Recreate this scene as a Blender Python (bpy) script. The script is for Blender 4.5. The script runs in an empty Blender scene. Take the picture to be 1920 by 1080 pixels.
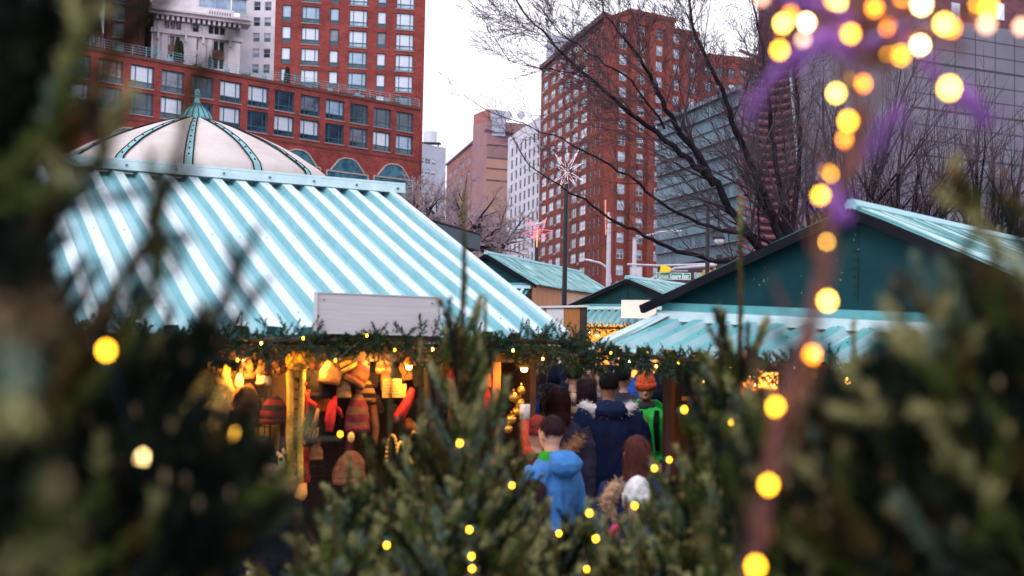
import bpy, bmesh, math, random
import numpy as np
from mathutils import Vector, Matrix, Quaternion, noise
R = math.radians
V = Vector
scene = bpy.context.scene
C = scene.collection

# ------------------------------------------------------------------ camera
CAM = V((0.0, 0.0, 2.1))
FPX = 2200.0                       # focal length in pixels of the 1920 wide photograph
PITCH, ROLL = R(2.6), R(1.15)
F_ = V((0, math.cos(PITCH), math.sin(PITCH)))
R0 = V((1, 0, 0)); U0 = V((0, -math.sin(PITCH), math.cos(PITCH)))
RC = R0 * math.cos(ROLL) + U0 * math.sin(ROLL)
UC = -R0 * math.sin(ROLL) + U0 * math.cos(ROLL)
cd = bpy.data.cameras.new('camera')
cam = bpy.data.objects.new('camera', cd); C.objects.link(cam)
m3 = Matrix((RC, UC, -F_)).transposed()
cam.matrix_world = Matrix.Translation(CAM) @ m3.to_4x4()
cd.sensor_width = 36; cd.lens = FPX / 1920 * 36
cd.clip_start = 0.02; cd.clip_end = 3000
cd.dof.use_dof = True
FOCUS, APER = 19.0, 0.0195
cd.dof.focus_distance = FOCUS
cd.dof.aperture_fstop = (cd.lens / 1000) / APER
scene.camera = cam

# ------------------------------------------------------------------ sky, sun, exposure
w = bpy.data.worlds.new('World'); scene.world = w; w.use_nodes = True
nt = w.node_tree; nt.nodes.clear()
sky = nt.nodes.new('ShaderNodeTexSky'); sky.sky_type = 'NISHITA'; sky.sun_disc = False
SUN_EL, SUN_ROT = R(42), R(200)
sky.sun_elevation = SUN_EL; sky.sun_rotation = SUN_ROT
hs = nt.nodes.new('ShaderNodeHueSaturation'); hs.inputs['Saturation'].default_value = 0.10
mx = nt.nodes.new('ShaderNodeMix'); mx.data_type = 'RGBA'; mx.inputs[0].default_value = 0.80
mx.inputs[7].default_value = (8.7, 8.55, 9.5, 1)      # even cloud cover over the clear sky
bg = nt.nodes.new('ShaderNodeBackground'); bg.inputs[1].default_value = 0.132
out = nt.nodes.new('ShaderNodeOutputWorld')
nt.links.new(sky.outputs[0], hs.inputs['Color']); nt.links.new(hs.outputs[0], mx.inputs[6])
nt.links.new(mx.outputs[2], bg.inputs[0]); nt.links.new(bg.outputs[0], out.inputs[0])
sl = bpy.data.lights.new('sun', 'SUN'); sl.energy = 0.9; sl.angle = R(25); sl.color = (1, 0.95, 0.92)
so = bpy.data.objects.new('sun', sl); C.objects.link(so)
so.rotation_euler = (R(90) - SUN_EL, 0, R(-28))
scene.view_settings.view_transform = 'Standard'; scene.view_settings.look = 'None'
scene.view_settings.exposure = 0.58; scene.view_settings.gamma = 1.0
cy = scene.cycles
cy.use_denoising = True; cy.max_bounces = 5; cy.diffuse_bounces = 2; cy.glossy_bounces = 2
cy.transmission_bounces = 3; cy.transparent_max_bounces = 6; cy.sample_clamp_indirect = 2.0
cy.caustics_reflective = False; cy.caustics_refractive = False

# ------------------------------------------------------------------ projection helpers
def ray(px, py):
    return F_ * FPX + RC * (px - 960) + UC * (540 - py)
def P(px, py, D):
    d = ray(px, py); return CAM + d * (D / d.y)
def hor(px):
    return 540 + FPX * math.tan(PITCH) + (px - 960) * math.tan(ROLL)
def G(px, D):                       # a point of the ground
    p = P(px, hor(px), D); return V((p.x, p.y, gz(p.y)))
def gz(y):                          # the paving climbs gently away from the camera
    return min(max(y - 8.0, 0) * 0.035, 0.8)
class Plane:                        # an upright plane through two plan points
    def __init__(s, A, B):
        s.A = V((A.x, A.y, 0)); B = V((B.x, B.y, 0))
        s.L = (B - s.A).length; s.u = (B - s.A).normalized(); s.n = V((s.u.y, -s.u.x, 0))
    def hit(s, px, py):
        d = ray(px, py); k = (s.A - CAM).dot(s.n) / d.dot(s.n); return CAM + d * k
    def tz(s, px, py):
        p = s.hit(px, py); return (p - s.A).dot(s.u), p.z
    def at(s, t, z, o=0.0):
        return s.A + s.u * t + V((0, 0, z)) + s.n * o

# ------------------------------------------------------------------ materials
MATS = {}
def mat(name, c, c2=None, rough=0.7, scale=4.0, metal=0.0, bump=0.0, bscale=None, spec=0.4, detail=4, sharp=(0.35, 0.65), coat=0, stretch=None, wave=None):
    if name in MATS: return MATS[name]
    m = bpy.data.materials.new(name); m.use_nodes = True; n = m.node_tree.nodes; l = m.node_tree.links
    b = n['Principled BSDF']; b.inputs['Roughness'].default_value = rough; b.inputs['Metallic'].default_value = metal
    b.inputs['Specular IOR Level'].default_value = spec
    if coat: b.inputs['Coat Weight'].default_value = coat
    if c2 is None: c2 = tuple(x * 0.72 for x in c)
    tc = n.new('ShaderNodeTexCoord'); mp = n.new('ShaderNodeMapping'); l.new(tc.outputs['Object'], mp.inputs[0])
    if stretch: mp.inputs['Scale'].default_value = stretch
    no = n.new('ShaderNodeTexNoise'); no.inputs['Scale'].default_value = scale; no.inputs['Detail'].default_value = detail
    no.inputs['Roughness'].default_value = 0.65
    l.new(mp.outputs[0], no.inputs['Vector'])
    r = n.new('ShaderNodeValToRGB'); r.color_ramp.elements[0].position = sharp[0]; r.color_ramp.elements[1].position = sharp[1]
    r.color_ramp.elements[0].color = (*c2, 1); r.color_ramp.elements[1].color = (*c, 1)
    fac = no.outputs['Fac']
    if wave:
        wv = n.new('ShaderNodeTexWave'); wv.inputs['Scale'].default_value = wave[0]; wv.inputs['Distortion'].default_value = wave[1]
        wv.bands_direction = wave[2]; l.new(mp.outputs[0], wv.inputs['Vector']); fac = wv.outputs['Fac']
    l.new(fac, r.inputs[0]); l.new(r.outputs[0], b.inputs['Base Color'])
    if bump:
        bn = n.new('ShaderNodeTexNoise'); bn.inputs['Scale'].default_value = bscale or scale * 6; bn.inputs['Detail'].default_value = 3
        l.new(mp.outputs[0], bn.inputs['Vector'])
        bu = n.new('ShaderNodeBump'); bu.inputs['Strength'].default_value = bump; bu.inputs['Distance'].default_value = 0.02
        l.new(bn.outputs['Fac'] if not wave else fac, bu.inputs['Height']); l.new(bu.outputs[0], b.inputs['Normal'])
    MATS[name] = m; return m
def glow(name, c, e):
    if name in MATS: return MATS[name]
    m = bpy.data.materials.new(name); m.use_nodes = True; b = m.node_tree.nodes['Principled BSDF']
    b.inputs['Base Color'].default_value = (*c, 1); b.inputs['Emission Color'].default_value = (*c, 1); b.inputs['Emission Strength'].default_value = e
    MATS[name] = m; return m
def brick(name, c, c2, mortar, s=0.24, joint=0.012):
    if name in MATS: return MATS[name]
    m = bpy.data.materials.new(name); m.use_nodes = True; n = m.node_tree.nodes; l = m.node_tree.links
    b = n['Principled BSDF']; b.inputs['Roughness'].default_value = 0.9; b.inputs['Specular IOR Level'].default_value = 0.15
    tc = n.new('ShaderNodeTexCoord'); sp = n.new('ShaderNodeSeparateXYZ'); l.new(tc.outputs['Object'], sp.inputs[0])
    ad = n.new('ShaderNodeMath'); ad.operation = 'ADD'; l.new(sp.outputs[0], ad.inputs[0]); l.new(sp.outputs[1], ad.inputs[1])
    cb = n.new('ShaderNodeCombineXYZ'); l.new(ad.outputs[0], cb.inputs[0]); l.new(sp.outputs[2], cb.inputs[1])
    bt = n.new('ShaderNodeTexBrick'); bt.inputs['Scale'].default_value = 1.0
    bt.inputs['Brick Width'].default_value = s * 4; bt.inputs['Row Height'].default_value = s * 1.3; bt.inputs['Mortar Size'].default_value = joint * 2
    bt.inputs['Color1'].default_value = (*c, 1); bt.inputs['Color2'].default_value = (*c2, 1); bt.inputs['Mortar'].default_value = (*mortar, 1)
    l.new(cb.outputs[0], bt.inputs['Vector'])
    no = n.new('ShaderNodeTexNoise'); no.inputs['Scale'].default_value = 0.35; no.inputs['Detail'].default_value = 8; no.inputs['Roughness'].default_value = 0.75
    l.new(tc.outputs['Object'], no.inputs['Vector'])
    r = n.new('ShaderNodeValToRGB'); r.color_ramp.elements[0].position = 0.3; r.color_ramp.elements[1].position = 0.72
    r.color_ramp.elements[0].color = (0.5, 0.5, 0.55, 1); r.color_ramp.elements[1].color = (1.35, 1.25, 1.2, 1)
    l.new(no.outputs['Fac'], r.inputs[0])
    mm = n.new('ShaderNodeMix'); mm.data_type = 'RGBA'; mm.blend_type = 'MULTIPLY'; mm.inputs[0].default_value = 0.85
    l.new(bt.outputs['Color'], mm.inputs[6]); l.new(r.outputs[0], mm.inputs[7]); l.new(mm.outputs[2], b.inputs['Base Color'])
    MATS[name] = m; return m

# ------------------------------------------------------------------ object helpers
ORG = {}
def empty(name, loc, label=None, cat=None, group=None, kind=None, rot=None):
    o = bpy.data.objects.new(name, None); C.objects.link(o); o.location = loc; o.empty_display_size = 0.2
    if rot: o.rotation_euler = rot
    ORG[o.name] = V(loc); tag(o, label, cat, group, kind); return o
def tag(o, label=None, cat=None, group=None, kind=None):
    if label: o['label'] = label
    if cat: o['category'] = cat
    if group: o['group'] = group
    if kind: o['kind'] = kind
    return o
def link(name, me, parent=None, mw=None):
    o = bpy.data.objects.new(name, me); C.objects.link(o)
    if parent is not None: o.parent = parent
    if mw is not None: o.matrix_local = mw
    return o
class MB:
    def __init__(s): s.v = []; s.f = []; s.m = []
    def add(s, vs, fs, mi=0):
        b = len(s.v); s.v += [tuple(x) for x in vs]
        for f in fs: s.f.append(tuple(b + i for i in f)); s.m.append(mi)
    def quad(s, a, b, c, d, mi=0): s.add([a, b, c, d], [(0, 1, 2, 3)], mi)
    def ax(s, o, x, y, z, mi=0):    # box from a corner and three edge vectors
        o, x, y, z = V(o), V(x), V(y), V(z)
        if x.cross(y).dot(z) < 0: o = o + x; x = -x
        vs = [o, o+x, o+x+y, o+y, o+z, o+x+z, o+x+y+z, o+y+z]
        s.add(vs, [(0,3,2,1),(4,5,6,7),(0,1,5,4),(1,2,6,5),(2,3,7,6),(3,0,4,7)], mi)
    def box(s, c, d, mi=0, rz=0.0):
        c = V(c); x = V((math.cos(rz), math.sin(rz), 0)) * d[0]; y = V((-math.sin(rz), math.cos(rz), 0)) * d[1]; z = V((0, 0, d[2]))
        s.ax(c - x/2 - y/2 - z/2, x, y, z, mi)
    def bar(s, a, b, wd, hh, mi=0, up=V((0,0,1))):   # rectangular bar a->b
        a, b = V(a), V(b); d = (b - a)
        sd = d.cross(up)
        sd = (sd if sd.length > 1e-6 else V((1,0,0))).normalized(); u2 = sd.cross(d).normalized()
        s.ax(a - sd*wd/2 - u2*hh/2, d, sd*wd, u2*hh, mi)
    def tube(s, pts, rad, n=6, mi=0, caps=True):
        pts = [V(p) for p in pts]; k = len(pts)
        if not hasattr(rad, '__len__'): rad = [rad]*k
        t0 = (pts[1]-pts[0]).normalized(); ref = V((0,0,1)) if abs(t0.z) < 0.9 else V((1,0,0))
        a = t0.cross(ref).normalized(); rings = []
        for i, p in enumerate(pts):
            t = (pts[min(i+1,k-1)]-pts[max(i-1,0)]).normalized()
            a = (a - t*a.dot(t)); a = a.normalized() if a.length > 1e-6 else t.orthogonal().normalized()
            b = t.cross(a); r = rad[i]; rx, ry = (r if hasattr(r, '__len__') else (r, r))
            rings.append([p + a*(rx*math.cos(2*math.pi*j/n)) + b*(ry*math.sin(2*math.pi*j/n)) for j in range(n)])
        vs = [v for r_ in rings for v in r_]; fs = []
        for i in range(k-1):
            for j in range(n):
                fs.append((i*n+j, i*n+(j+1)%n, (i+1)*n+(j+1)%n, (i+1)*n+j))
        if caps: fs.append(tuple(range(n))[::-1]); fs.append(tuple((k-1)*n+j for j in range(n)))
        s.add(vs, fs, mi)
    def loft(s, rings, n=20, mi=0, M=None):          # rings: (cx,cy,cz,rx,ry[,tilt])
        vs = []; k = len(rings)
        for r in rings:
            cx, cy_, cz, rx, ry = r[:5]; tl = r[5] if len(r) > 5 else 0
            for j in range(n):
                a = 2*math.pi*j/n; y = ry*math.sin(a)
                p = V((cx + rx*math.cos(a), cy_ + y*math.cos(tl), cz + y*math.sin(tl)))
                vs.append(M @ p if M else p)
        fs = [(i*n+j, i*n+(j+1)%n, (i+1)*n+(j+1)%n, (i+1)*n+j) for i in range(k-1) for j in range(n)]
        fs.append(tuple(range(n))[::-1]); fs.append(tuple((k-1)*n+j for j in range(n)))
        s.add(vs, fs, mi)
    def lathe(s, prof, c, n=16, mi=0):               # prof: (r,z)
        s.loft([(c[0], c[1], c[2]+z, max(r, 1e-4), max(r, 1e-4)) for r, z in prof], n, mi)
    def ball(s, c, r, n=8, mi=0, rings=5):
        if not hasattr(r, '__len__'): r = (r, r, r)
        rr = []
        for i in range(rings+1):
            a = -math.pi/2 + math.pi*i/rings
            rr.append((c[0], c[1], c[2] + r[2]*math.sin(a), max(r[0]*math.cos(a), 1e-4), max(r[1]*math.cos(a), 1e-4)))
        s.loft(rr, n, mi)
    def mesh(s, name, mats, off=None, smooth=False):
        me = bpy.data.meshes.new(name)
        vs = s.v if off is None else [(a-off[0], b-off[1], c-off[2]) for a, b, c in s.v]
        me.from_pydata(vs, [], s.f)
        for m in (mats if isinstance(mats, (list, tuple)) else [mats]): me.materials.append(m)
        me.polygons.foreach_set('material_index', s.m)
        if smooth: me.polygons.foreach_set('use_smooth', [True]*len(s.f))
        me.update(); return me
    def build(s, name, mats, parent=None, smooth=False):
        off = ORG.get(parent.name) if parent is not None else None
        if parent is None:
            c = V((sum(v[0] for v in s.v)/len(s.v), sum(v[1] for v in s.v)/len(s.v), min(v[2] for v in s.v)))
            me = s.mesh(name, mats, c, smooth); o = link(name, me); o.location = c; ORG[o.name] = c
        else:
            me = s.mesh(name, mats, off, smooth); o = link(name, me, parent); ORG[o.name] = off
        return o
def remesh(mb, vox, name, mats, parent=None, disp=None, matfn=None):
    """one continuous skin over overlapping closed shapes"""
    me = mb.mesh(name + '_raw', mats); o = bpy.data.objects.new(name + '_raw', me); C.objects.link(o)
    md = o.modifiers.new('r', 'REMESH'); md.mode = 'VOXEL'; md.voxel_size = vox; md.use_smooth_shade = True
    sm = o.modifiers.new('s', 'SMOOTH'); sm.factor = 0.5; sm.iterations = 2
    dg = bpy.context.evaluated_depsgraph_get(); new = bpy.data.meshes.new_from_object(o.evaluated_get(dg))
    bpy.data.objects.remove(o); bpy.data.meshes.remove(me); new.name = name
    nv = len(new.vertices); co = np.empty(nv*3); new.vertices.foreach_get('co', co); co = co.reshape(-1, 3)
    if disp:
        no = np.empty(nv*3); new.vertices.foreach_get('normal', no); no = no.reshape(-1, 3)
        for i in range(nv):
            p = V(co[i]); co[i] += no[i] * disp(p)
        new.vertices.foreach_set('co', co.ravel())
    new.materials.clear()
    for m in (mats if isinstance(mats, (list, tuple)) else [mats]): new.materials.append(m)
    if matfn:
        for p in new.polygons: p.material_index = matfn(p.center)
    else:
        new.polygons.foreach_set('material_index', [0]*len(new.polygons))
    new.polygons.foreach_set('use_smooth', [True]*len(new.polygons)); new.update()
    return new
class NB:                            # needles and hairs: many single triangles, built with numpy
    def __init__(s, seed=0): s.tri = []; s.mi = []; s.rng = np.random.default_rng(seed); s.mb = MB()
    def shoot(s, a, b, n, ln, wd, ang=0.9, mi=0, wood=None, bud=None, r0=0.0):
        a = np.array(a, float); b = np.array(b, float); d = b - a; L = np.linalg.norm(d) + 1e-9; d = d / L
        ref = np.array([0, 0, 1.0]) if abs(d[2]) < 0.9 else np.array([1.0, 0, 0])
        e1 = np.cross(d, ref); e1 /= np.linalg.norm(e1); e2 = np.cross(d, e1)
        t = s.rng.random(n); th = s.rng.random(n) * 2 * np.pi; an = ang * (0.75 + 0.5 * s.rng.random(n)) * (1 - 0.55 * t**3)
        rad = np.outer(np.cos(th), e1) + np.outer(np.sin(th), e2)
        base = a + np.outer(t * L, d) + rad * r0
        dr = np.outer(np.cos(an), d) + rad * np.sin(an)[:, None]
        l = ln * (0.7 + 0.6 * s.rng.random(n)); tip = base + dr * l[:, None]
        sd = np.cross(dr, s.rng.normal(size=(n, 3))); sd /= (np.linalg.norm(sd, axis=1)[:, None] + 1e-9)
        tri = np.stack([base + sd * wd / 2, base - sd * wd / 2, tip], 1)
        s.tri.append(tri); s.mi.append(np.full(n, mi))
        if wood is not None: s.mb.tube([V(a), V(b)], [wood[0], wood[0]*0.6], 5, wood[1])
        if bud is not None: s.mb.ball(b, (bud[0], bud[0], bud[0]*1.5), 5, bud[1], 3)
    def raw(s, tri, mi=0): s.tri.append(tri); s.mi.append(np.full(len(tri), mi))
    def mesh(s, name, mats, off=(0, 0, 0)):
        T = np.concatenate(s.tri) if s.tri else np.zeros((0, 3, 3)); n = len(T); mi = np.concatenate(s.mi) if s.mi else np.zeros(0)
        vb = np.array(s.mb.v, float).reshape(-1, 3); nb = len(vb)
        co = np.concatenate([vb, T.reshape(-1, 3)]) - np.array(off, float)
        loops = [i for f in s.mb.f for i in f] + list(range(nb, nb + 3*n))
        tot = [len(f) for f in s.mb.f] + [3]*n
        st = np.concatenate([[0], np.cumsum(tot)[:-1]]).astype(np.int32)
        me = bpy.data.meshes.new(name); me.vertices.add(len(co)); me.vertices.foreach_set('co', co.ravel())
        me.loops.add(len(loops)); me.loops.foreach_set('vertex_index', np.array(loops, np.int32))
        me.polygons.add(len(tot)); me.polygons.foreach_set('loop_start', st)
        me.polygons.foreach_set('material_index', np.array(list(s.mb.m) + list(mi), np.int32))
        for m in mats: me.materials.append(m)
        me.update(calc_edges=True); me.validate(); return me
    def build(s, name, mats, parent=None):
        off = ORG[parent.name] if parent is not None else V((0, 0, 0))
        o = link(name, s.mesh(name, mats, off), parent); ORG[o.name] = off; return o
def text_mesh(txt, size, ext=0.004):
    cu = bpy.data.curves.new('t', 'FONT'); cu.body = txt; cu.size = size; cu.extrude = ext; cu.offset = size*.022; cu.align_x = 'CENTER'; cu.align_y = 'CENTER'; cu.space_character = 1.08
    o = bpy.data.objects.new('t', cu); C.objects.link(o)
    me = bpy.data.meshes.new_from_object(o.evaluated_get(bpy.context.evaluated_depsgraph_get()))
    bpy.data.objects.remove(o); return me
# ================================================================== SETTING
rnd = random.Random(7)
asphalt = mat('wet_dark_paving', (0.10, 0.10, 0.125), (0.045, 0.045, 0.06), rough=0.35, scale=3, bump=0.4, bscale=30)
g = MB()
ys = [-60, 0, 8] + [8 + i*2.0 for i in range(1, 13)] + [120, 900]
for i in range(len(ys)-1):
    y0, y1 = ys[i], ys[i+1]
    for x0, x1 in ((-900, -12), (-12, 12), (12, 900)):
        g.quad((x0, y0, gz(y0)), (x1, y0, gz(y0)), (x1, y1, gz(y1)), (x0, y1, gz(y1)))
tag(g.build('ground', asphalt), kind='structure')
rd = MB(); rd.quad((-200, 60, 0.81), (200, 60, 0.81), (200, 84, 0.81), (-200, 84, 0.81))
tag(rd.build('road', mat('asphalt_road', (0.06, 0.06, 0.07), (0.04, 0.04, 0.05), rough=0.8, scale=2)), kind='structure')
pv = MB(); pv.ax((-200, 84, 0.80), (400, 0, 0), (0, 6, 0), (0, 0, 0.14)); pv.ax((-200, 54, 0.80), (400, 0, 0), (0, 6, 0), (0, 0, 0.14))
tag(pv.build('pavement', mat('pavement_concrete', (0.3, 0.3, 0.31), rough=0.85)), kind='structure')

# ------------------------------------------------------------------ buildings
RED = brick('red_brick', (0.29, 0.058, 0.048), (0.21, 0.038, 0.036), (0.24, 0.095, 0.09))
RED2 = brick('dark_red_brick', (0.13, 0.028, 0.03), (0.09, 0.02, 0.025), (0.10, 0.04, 0.045))
ORB = brick('orange_red_brick', (0.28, 0.074, 0.056), (0.21, 0.052, 0.044), (0.24, 0.10, 0.085))
PINKB = brick('pinkish_brown_brick', (0.34, 0.165, 0.16), (0.30, 0.14, 0.14), (0.33, 0.18, 0.18), s=0.5)
MAUVE = mat('mauve_render', (0.34, 0.19, 0.21), (0.28, 0.155, 0.175), rough=0.9, scale=0.3)
TAN = mat('tan_render', (0.47, 0.27, 0.22), (0.41, 0.23, 0.19), rough=0.9, scale=0.3)
WHITE = mat('white_stone', (0.74, 0.70, 0.76), (0.60, 0.57, 0.64), rough=0.85, scale=0.5, bump=0.2)
WHITE2 = mat('pale_painted_brick', (0.66, 0.64, 0.73), (0.55, 0.53, 0.62), rough=0.9, scale=0.4)
GREYB = mat('blue_grey_concrete', (0.44, 0.46, 0.56), (0.34, 0.37, 0.48), rough=0.8, scale=0.2)
TEALF = mat('teal_window_frame', (0.018, 0.10, 0.15), (0.012, 0.075, 0.115), rough=0.5)
DARKF = mat('dark_window_frame', (0.05, 0.045, 0.07), rough=0.6)
WHF = mat('white_window_frame', (0.6, 0.58, 0.66), rough=0.6)
def glassm(name, c, c2, rough=0.12, scale=0.6):
    return mat(name, c, c2, rough=rough, scale=scale, spec=0.8, sharp=(0.4, 0.6), detail=2)
GL = [glassm('pane_white_blind', (0.62, 0.66, 0.76), (0.50, 0.56, 0.68)), glassm('pane_pale_blue', (0.36, 0.48, 0.62), (0.22, 0.33, 0.47)),
      glassm('pane_dark', (0.03, 0.06, 0.10), (0.010, 0.022, 0.04)), glassm('pane_grey', (0.20, 0.22, 0.28), (0.07, 0.08, 0.12)),
      glassm('pane_lit_curtain', (0.45, 0.22, 0.12), (0.12, 0.06, 0.05))]
WC = {}
def win_mesh(kind, ww, hh, gi, fm):
    key = (kind, round(ww, 1), round(hh, 1), gi, fm.name)
    if key in WC: return WC[key]
    ww, hh = round(ww, 1), round(hh, 1)
    pane, fr = MB(), MB()
    # local x along the wall, y out of the wall, z up, origin bottom left
    lo = hh*0.27 if kind in ('picture', 'narrow') else hh*0.5
    pane.quad((0, .03, 0), (ww, .03, 0), (ww, .03, lo), (0, .03, lo), 1); pane.quad((0, .03, lo), (ww, .03, lo), (ww, .03, hh), (0, .03, hh), 0)
    t = 0.13 if kind != 'sash' else 0.09
    fr.ax((0, 0, 0), (ww, 0, 0), (0, .1, 0), (0, 0, t)); fr.ax((0, 0, hh-t), (ww, 0, 0), (0, .1, 0), (0, 0, t))
    fr.ax((0, 0, t), (t, 0, 0), (0, .1, 0), (0, 0, hh-2*t)); fr.ax((ww-t, 0, t), (t, 0, 0), (0, .1, 0), (0, 0, hh-2*t))
    fr.ax((t, 0, lo-t/2), (ww-2*t, 0, 0), (0, .09, 0), (0, 0, t*0.9))
    if kind == 'picture':
        for x in (ww*0.22, ww*0.76): fr.ax((x, 0, t), (t*0.8, 0, 0), (0, .085, 0), (0, 0, hh-2*t))
    if kind == 'double':
        fr.ax((ww/2-t/2, 0, t), (t, 0, 0), (0, .085, 0), (0, 0, hh-2*t))
    if kind == 'picture': fr.ax((-.1, 0, -.14), (ww+.2, 0, 0), (0, .38, 0), (0, 0, .12), 1)
    g2 = {0: rnd.choice([0, 1, 2]), 1: 2, 2: 2, 3: 2, 4: 2}[gi]
    WC[key] = (pane.mesh('window', [GL[gi], GL[g2]]), fr.mesh('window_frame', [fm, mat('sill_stone', (0.35, 0.27, 0.27))]), kind)
    return WC[key]
def facade(wall, pl, t0, t1, z0, z1, cols, rows, depth=0.28, mi=0):
    """wall sheet with real openings; returns the openings"""
    cols = sorted(c for c in cols if c[0] > t0 and c[1] < t1); rows = sorted(r for r in rows if r[0] > z0 and r[1] < z1)
    zs = [z0] + [z for r in rows for z in r[:2]] + [z1]
    ts = [t0] + [t for c in cols for t in c[:2]] + [t1]
    opens = []
    for i in range(len(zs)-1):
        if i % 2 == 0:
            wall.quad(pl.at(t0, zs[i]), pl.at(t1, zs[i]), pl.at(t1, zs[i+1]), pl.at(t0, zs[i+1]), mi); continue
        for j in range(len(ts)-1):
            a, b, c, d = ts[j], ts[j+1], zs[i], zs[i+1]
            if j % 2 == 0: wall.quad(pl.at(a, c), pl.at(b, c), pl.at(b, d), pl.at(a, d), mi)
            else:
                q = [(a, c), (b, c), (b, d), (a, d)]
                for k in range(4):
                    (ta, za), (tb, zb) = q[k], q[(k+1) % 4]
                    wall.quad(pl.at(ta, za), pl.at(ta, za, -depth), pl.at(tb, zb, -depth), pl.at(tb, zb), mi)
                wall.quad(pl.at(a, c, -depth), pl.at(b, c, -depth), pl.at(b, d, -depth), pl.at(a, d, -depth), mi)
                opens.append((a, c, b-a, d-c, cols[(j-1)//2], rows[(i-1)//2]))
    return opens
def put_windows(root, specs, fm, subframe=False, cap=100):
    """specs: (plane, t, z, w, h, kind, glass, depth) -> window parts, the nearest 100 on their own"""
    def key(s_):
        p = s_[0].at(s_[1], s_[2]); v = p - CAM
        x = FPX * v.dot(RC) / v.dot(F_); y = FPX * v.dot(UC) / v.dot(F_)
        vis = abs(x) < 1000 and abs(y) < 560
        return (0 if vis else 1, v.length)
    specs = sorted(specs, key=key); rest = MB()
    org = ORG[root.name]
    for i, (pl, t, z, ww, hh, kind, gi, dp) in enumerate(specs):
        pane, fr, _ = win_mesh(kind, ww, hh, gi, fm)
        p = pl.at(t, z, -dp + 0.02)
        M = Matrix.Translation(p - org) @ Matrix((pl.u, pl.n, V((0, 0, 1)))).transposed().to_4x4()
        if i < cap:
            o = link('window', pane, root, M)
            f = link('window_frame', fr, o)
        else:
            for me, base in ((pane, 0), (fr, 2)):
                vs = [M @ v.co + org for v in me.vertices]
                for pg in me.polygons:
                    idx = list(pg.vertices)
                    if base == 0: mi = (GL.index(me.materials[pg.material_index]))
                    else: mi = 5 + pg.material_index
                    rest.add([vs[k] for k in idx], [tuple(range(len(idx)))], mi)
    if rest.v:
        tag(rest.build('window', GL + [fm, MATS['sill_stone']], root), kind='stuff')
def interp(a, b, n): return [a + (b-a)*i/(n-1) for i in range(n)] if n > 1 else [a]
def rows_px(pl, px, tops, bots):
    return [(pl.tz(px, b)[1], pl.tz(px, t)[1]) for t, b in zip(tops, bots)]
def backbox(wall, pl, t0, t1, z0, z1, dep, mi=0, top=1, right=True, left=True):
    """sides, back and roof behind a facade"""
    a, b = pl.at(t0, z0), pl.at(t1, z0); c, d = pl.at(t1, z0, -dep), pl.at(t0, z0, -dep); up = V((0, 0, z1-z0))
    if right: wall.quad(b, c, c+up, b+up, mi)
    if left: wall.quad(d, a, a+up, d+up, mi)
    wall.quad(c, d, d+up, c+up, mi)
    wall.quad(a+up, b+up, c+up, d+up, top)
ROOFG = mat('flat_roof_gravel', (0.3, 0.29, 0.3), rough=0.9)
def gpick(ws): return rnd.choices([0, 1, 2, 3, 4], ws)[0]

# --- long low wing of the red brick block
pw = Plane(P(213, 400, 131.5), P(785, 400, 160))
zr = pw.tz(785, 206)[1]
wing = empty('apartment_block', pw.at(pw.L/2, 0.8), 'long low red brick apartment block with roof terrace, railing and teal framed windows', 'building')
t0 = pw.tz(-140, 300)[0]; t1 = pw.tz(787, 300)[0]
ca, cb2 = pw.tz(207, 150)[0], pw.tz(759, 240)[0]; sp = (cb2-ca)/11
cols = [(ca + sp*i - 1.42, ca + sp*i + 1.42, i) for i in range(-5, 12)]
rows = [(pw.tz(759, b)[1], pw.tz(759, a)[1]) for a, b in ((211, 246), (254, 289))]
wl = MB(); zlow = 0.8
ops = facade(wl, pw, t0, t1, zlow, zr, cols, rows, 0.35)
backbox(wl, pw, t0, t1, zlow, zr, 18)
wl.ax(pw.at(t0, zr-0.02, 0.12), pw.u*(t1-t0), pw.n*-0.6, V((0, 0, 0.35)), 2)
wl.ax(pw.at(t0, pw.tz(759, 300)[1], 0.05), pw.u*(t1-t0), pw.n*-0.049, V((0, 0, 0.16)), 2)
wl.build('wall', [RED, ROOFG, mat('brown_coping', (0.12, 0.04, 0.035))], wing)
put_windows(wing, [(pw, t, z, a, b, 'picture', gpick([2, 1.2, 5, 3, 1.0]), 0.3) for t, z, a, b, _, _ in ops], TEALF)
def railing(root, pl, ta, tb, z, h=1.1, off=0.0, name='railing', m=None, post=1.6, bars=4, th=.05):
    r = MB(); n = max(1, int((tb-ta)/post))
    for i in range(n+1): r.ax(pl.at(ta+(tb-ta)*i/n, z, off), pl.u*th, pl.n*-th, V((0, 0, h)))
    for k in range(bars): r.ax(pl.at(ta, z+h*(k+1)/bars-0.03, off+0.01), pl.u*(tb-ta), pl.n*-th*0.7, V((0, 0, th*0.8)))
    return r.build(name, m or mat('teal_grey_rail', (0.22, 0.42, 0.50), rough=0.5), root)
railing(wing, pw, t0, t1-0.3, zr+0.33, 1.15)
AF = mat('pale_trim', (0.50, 0.42, 0.42))
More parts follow.
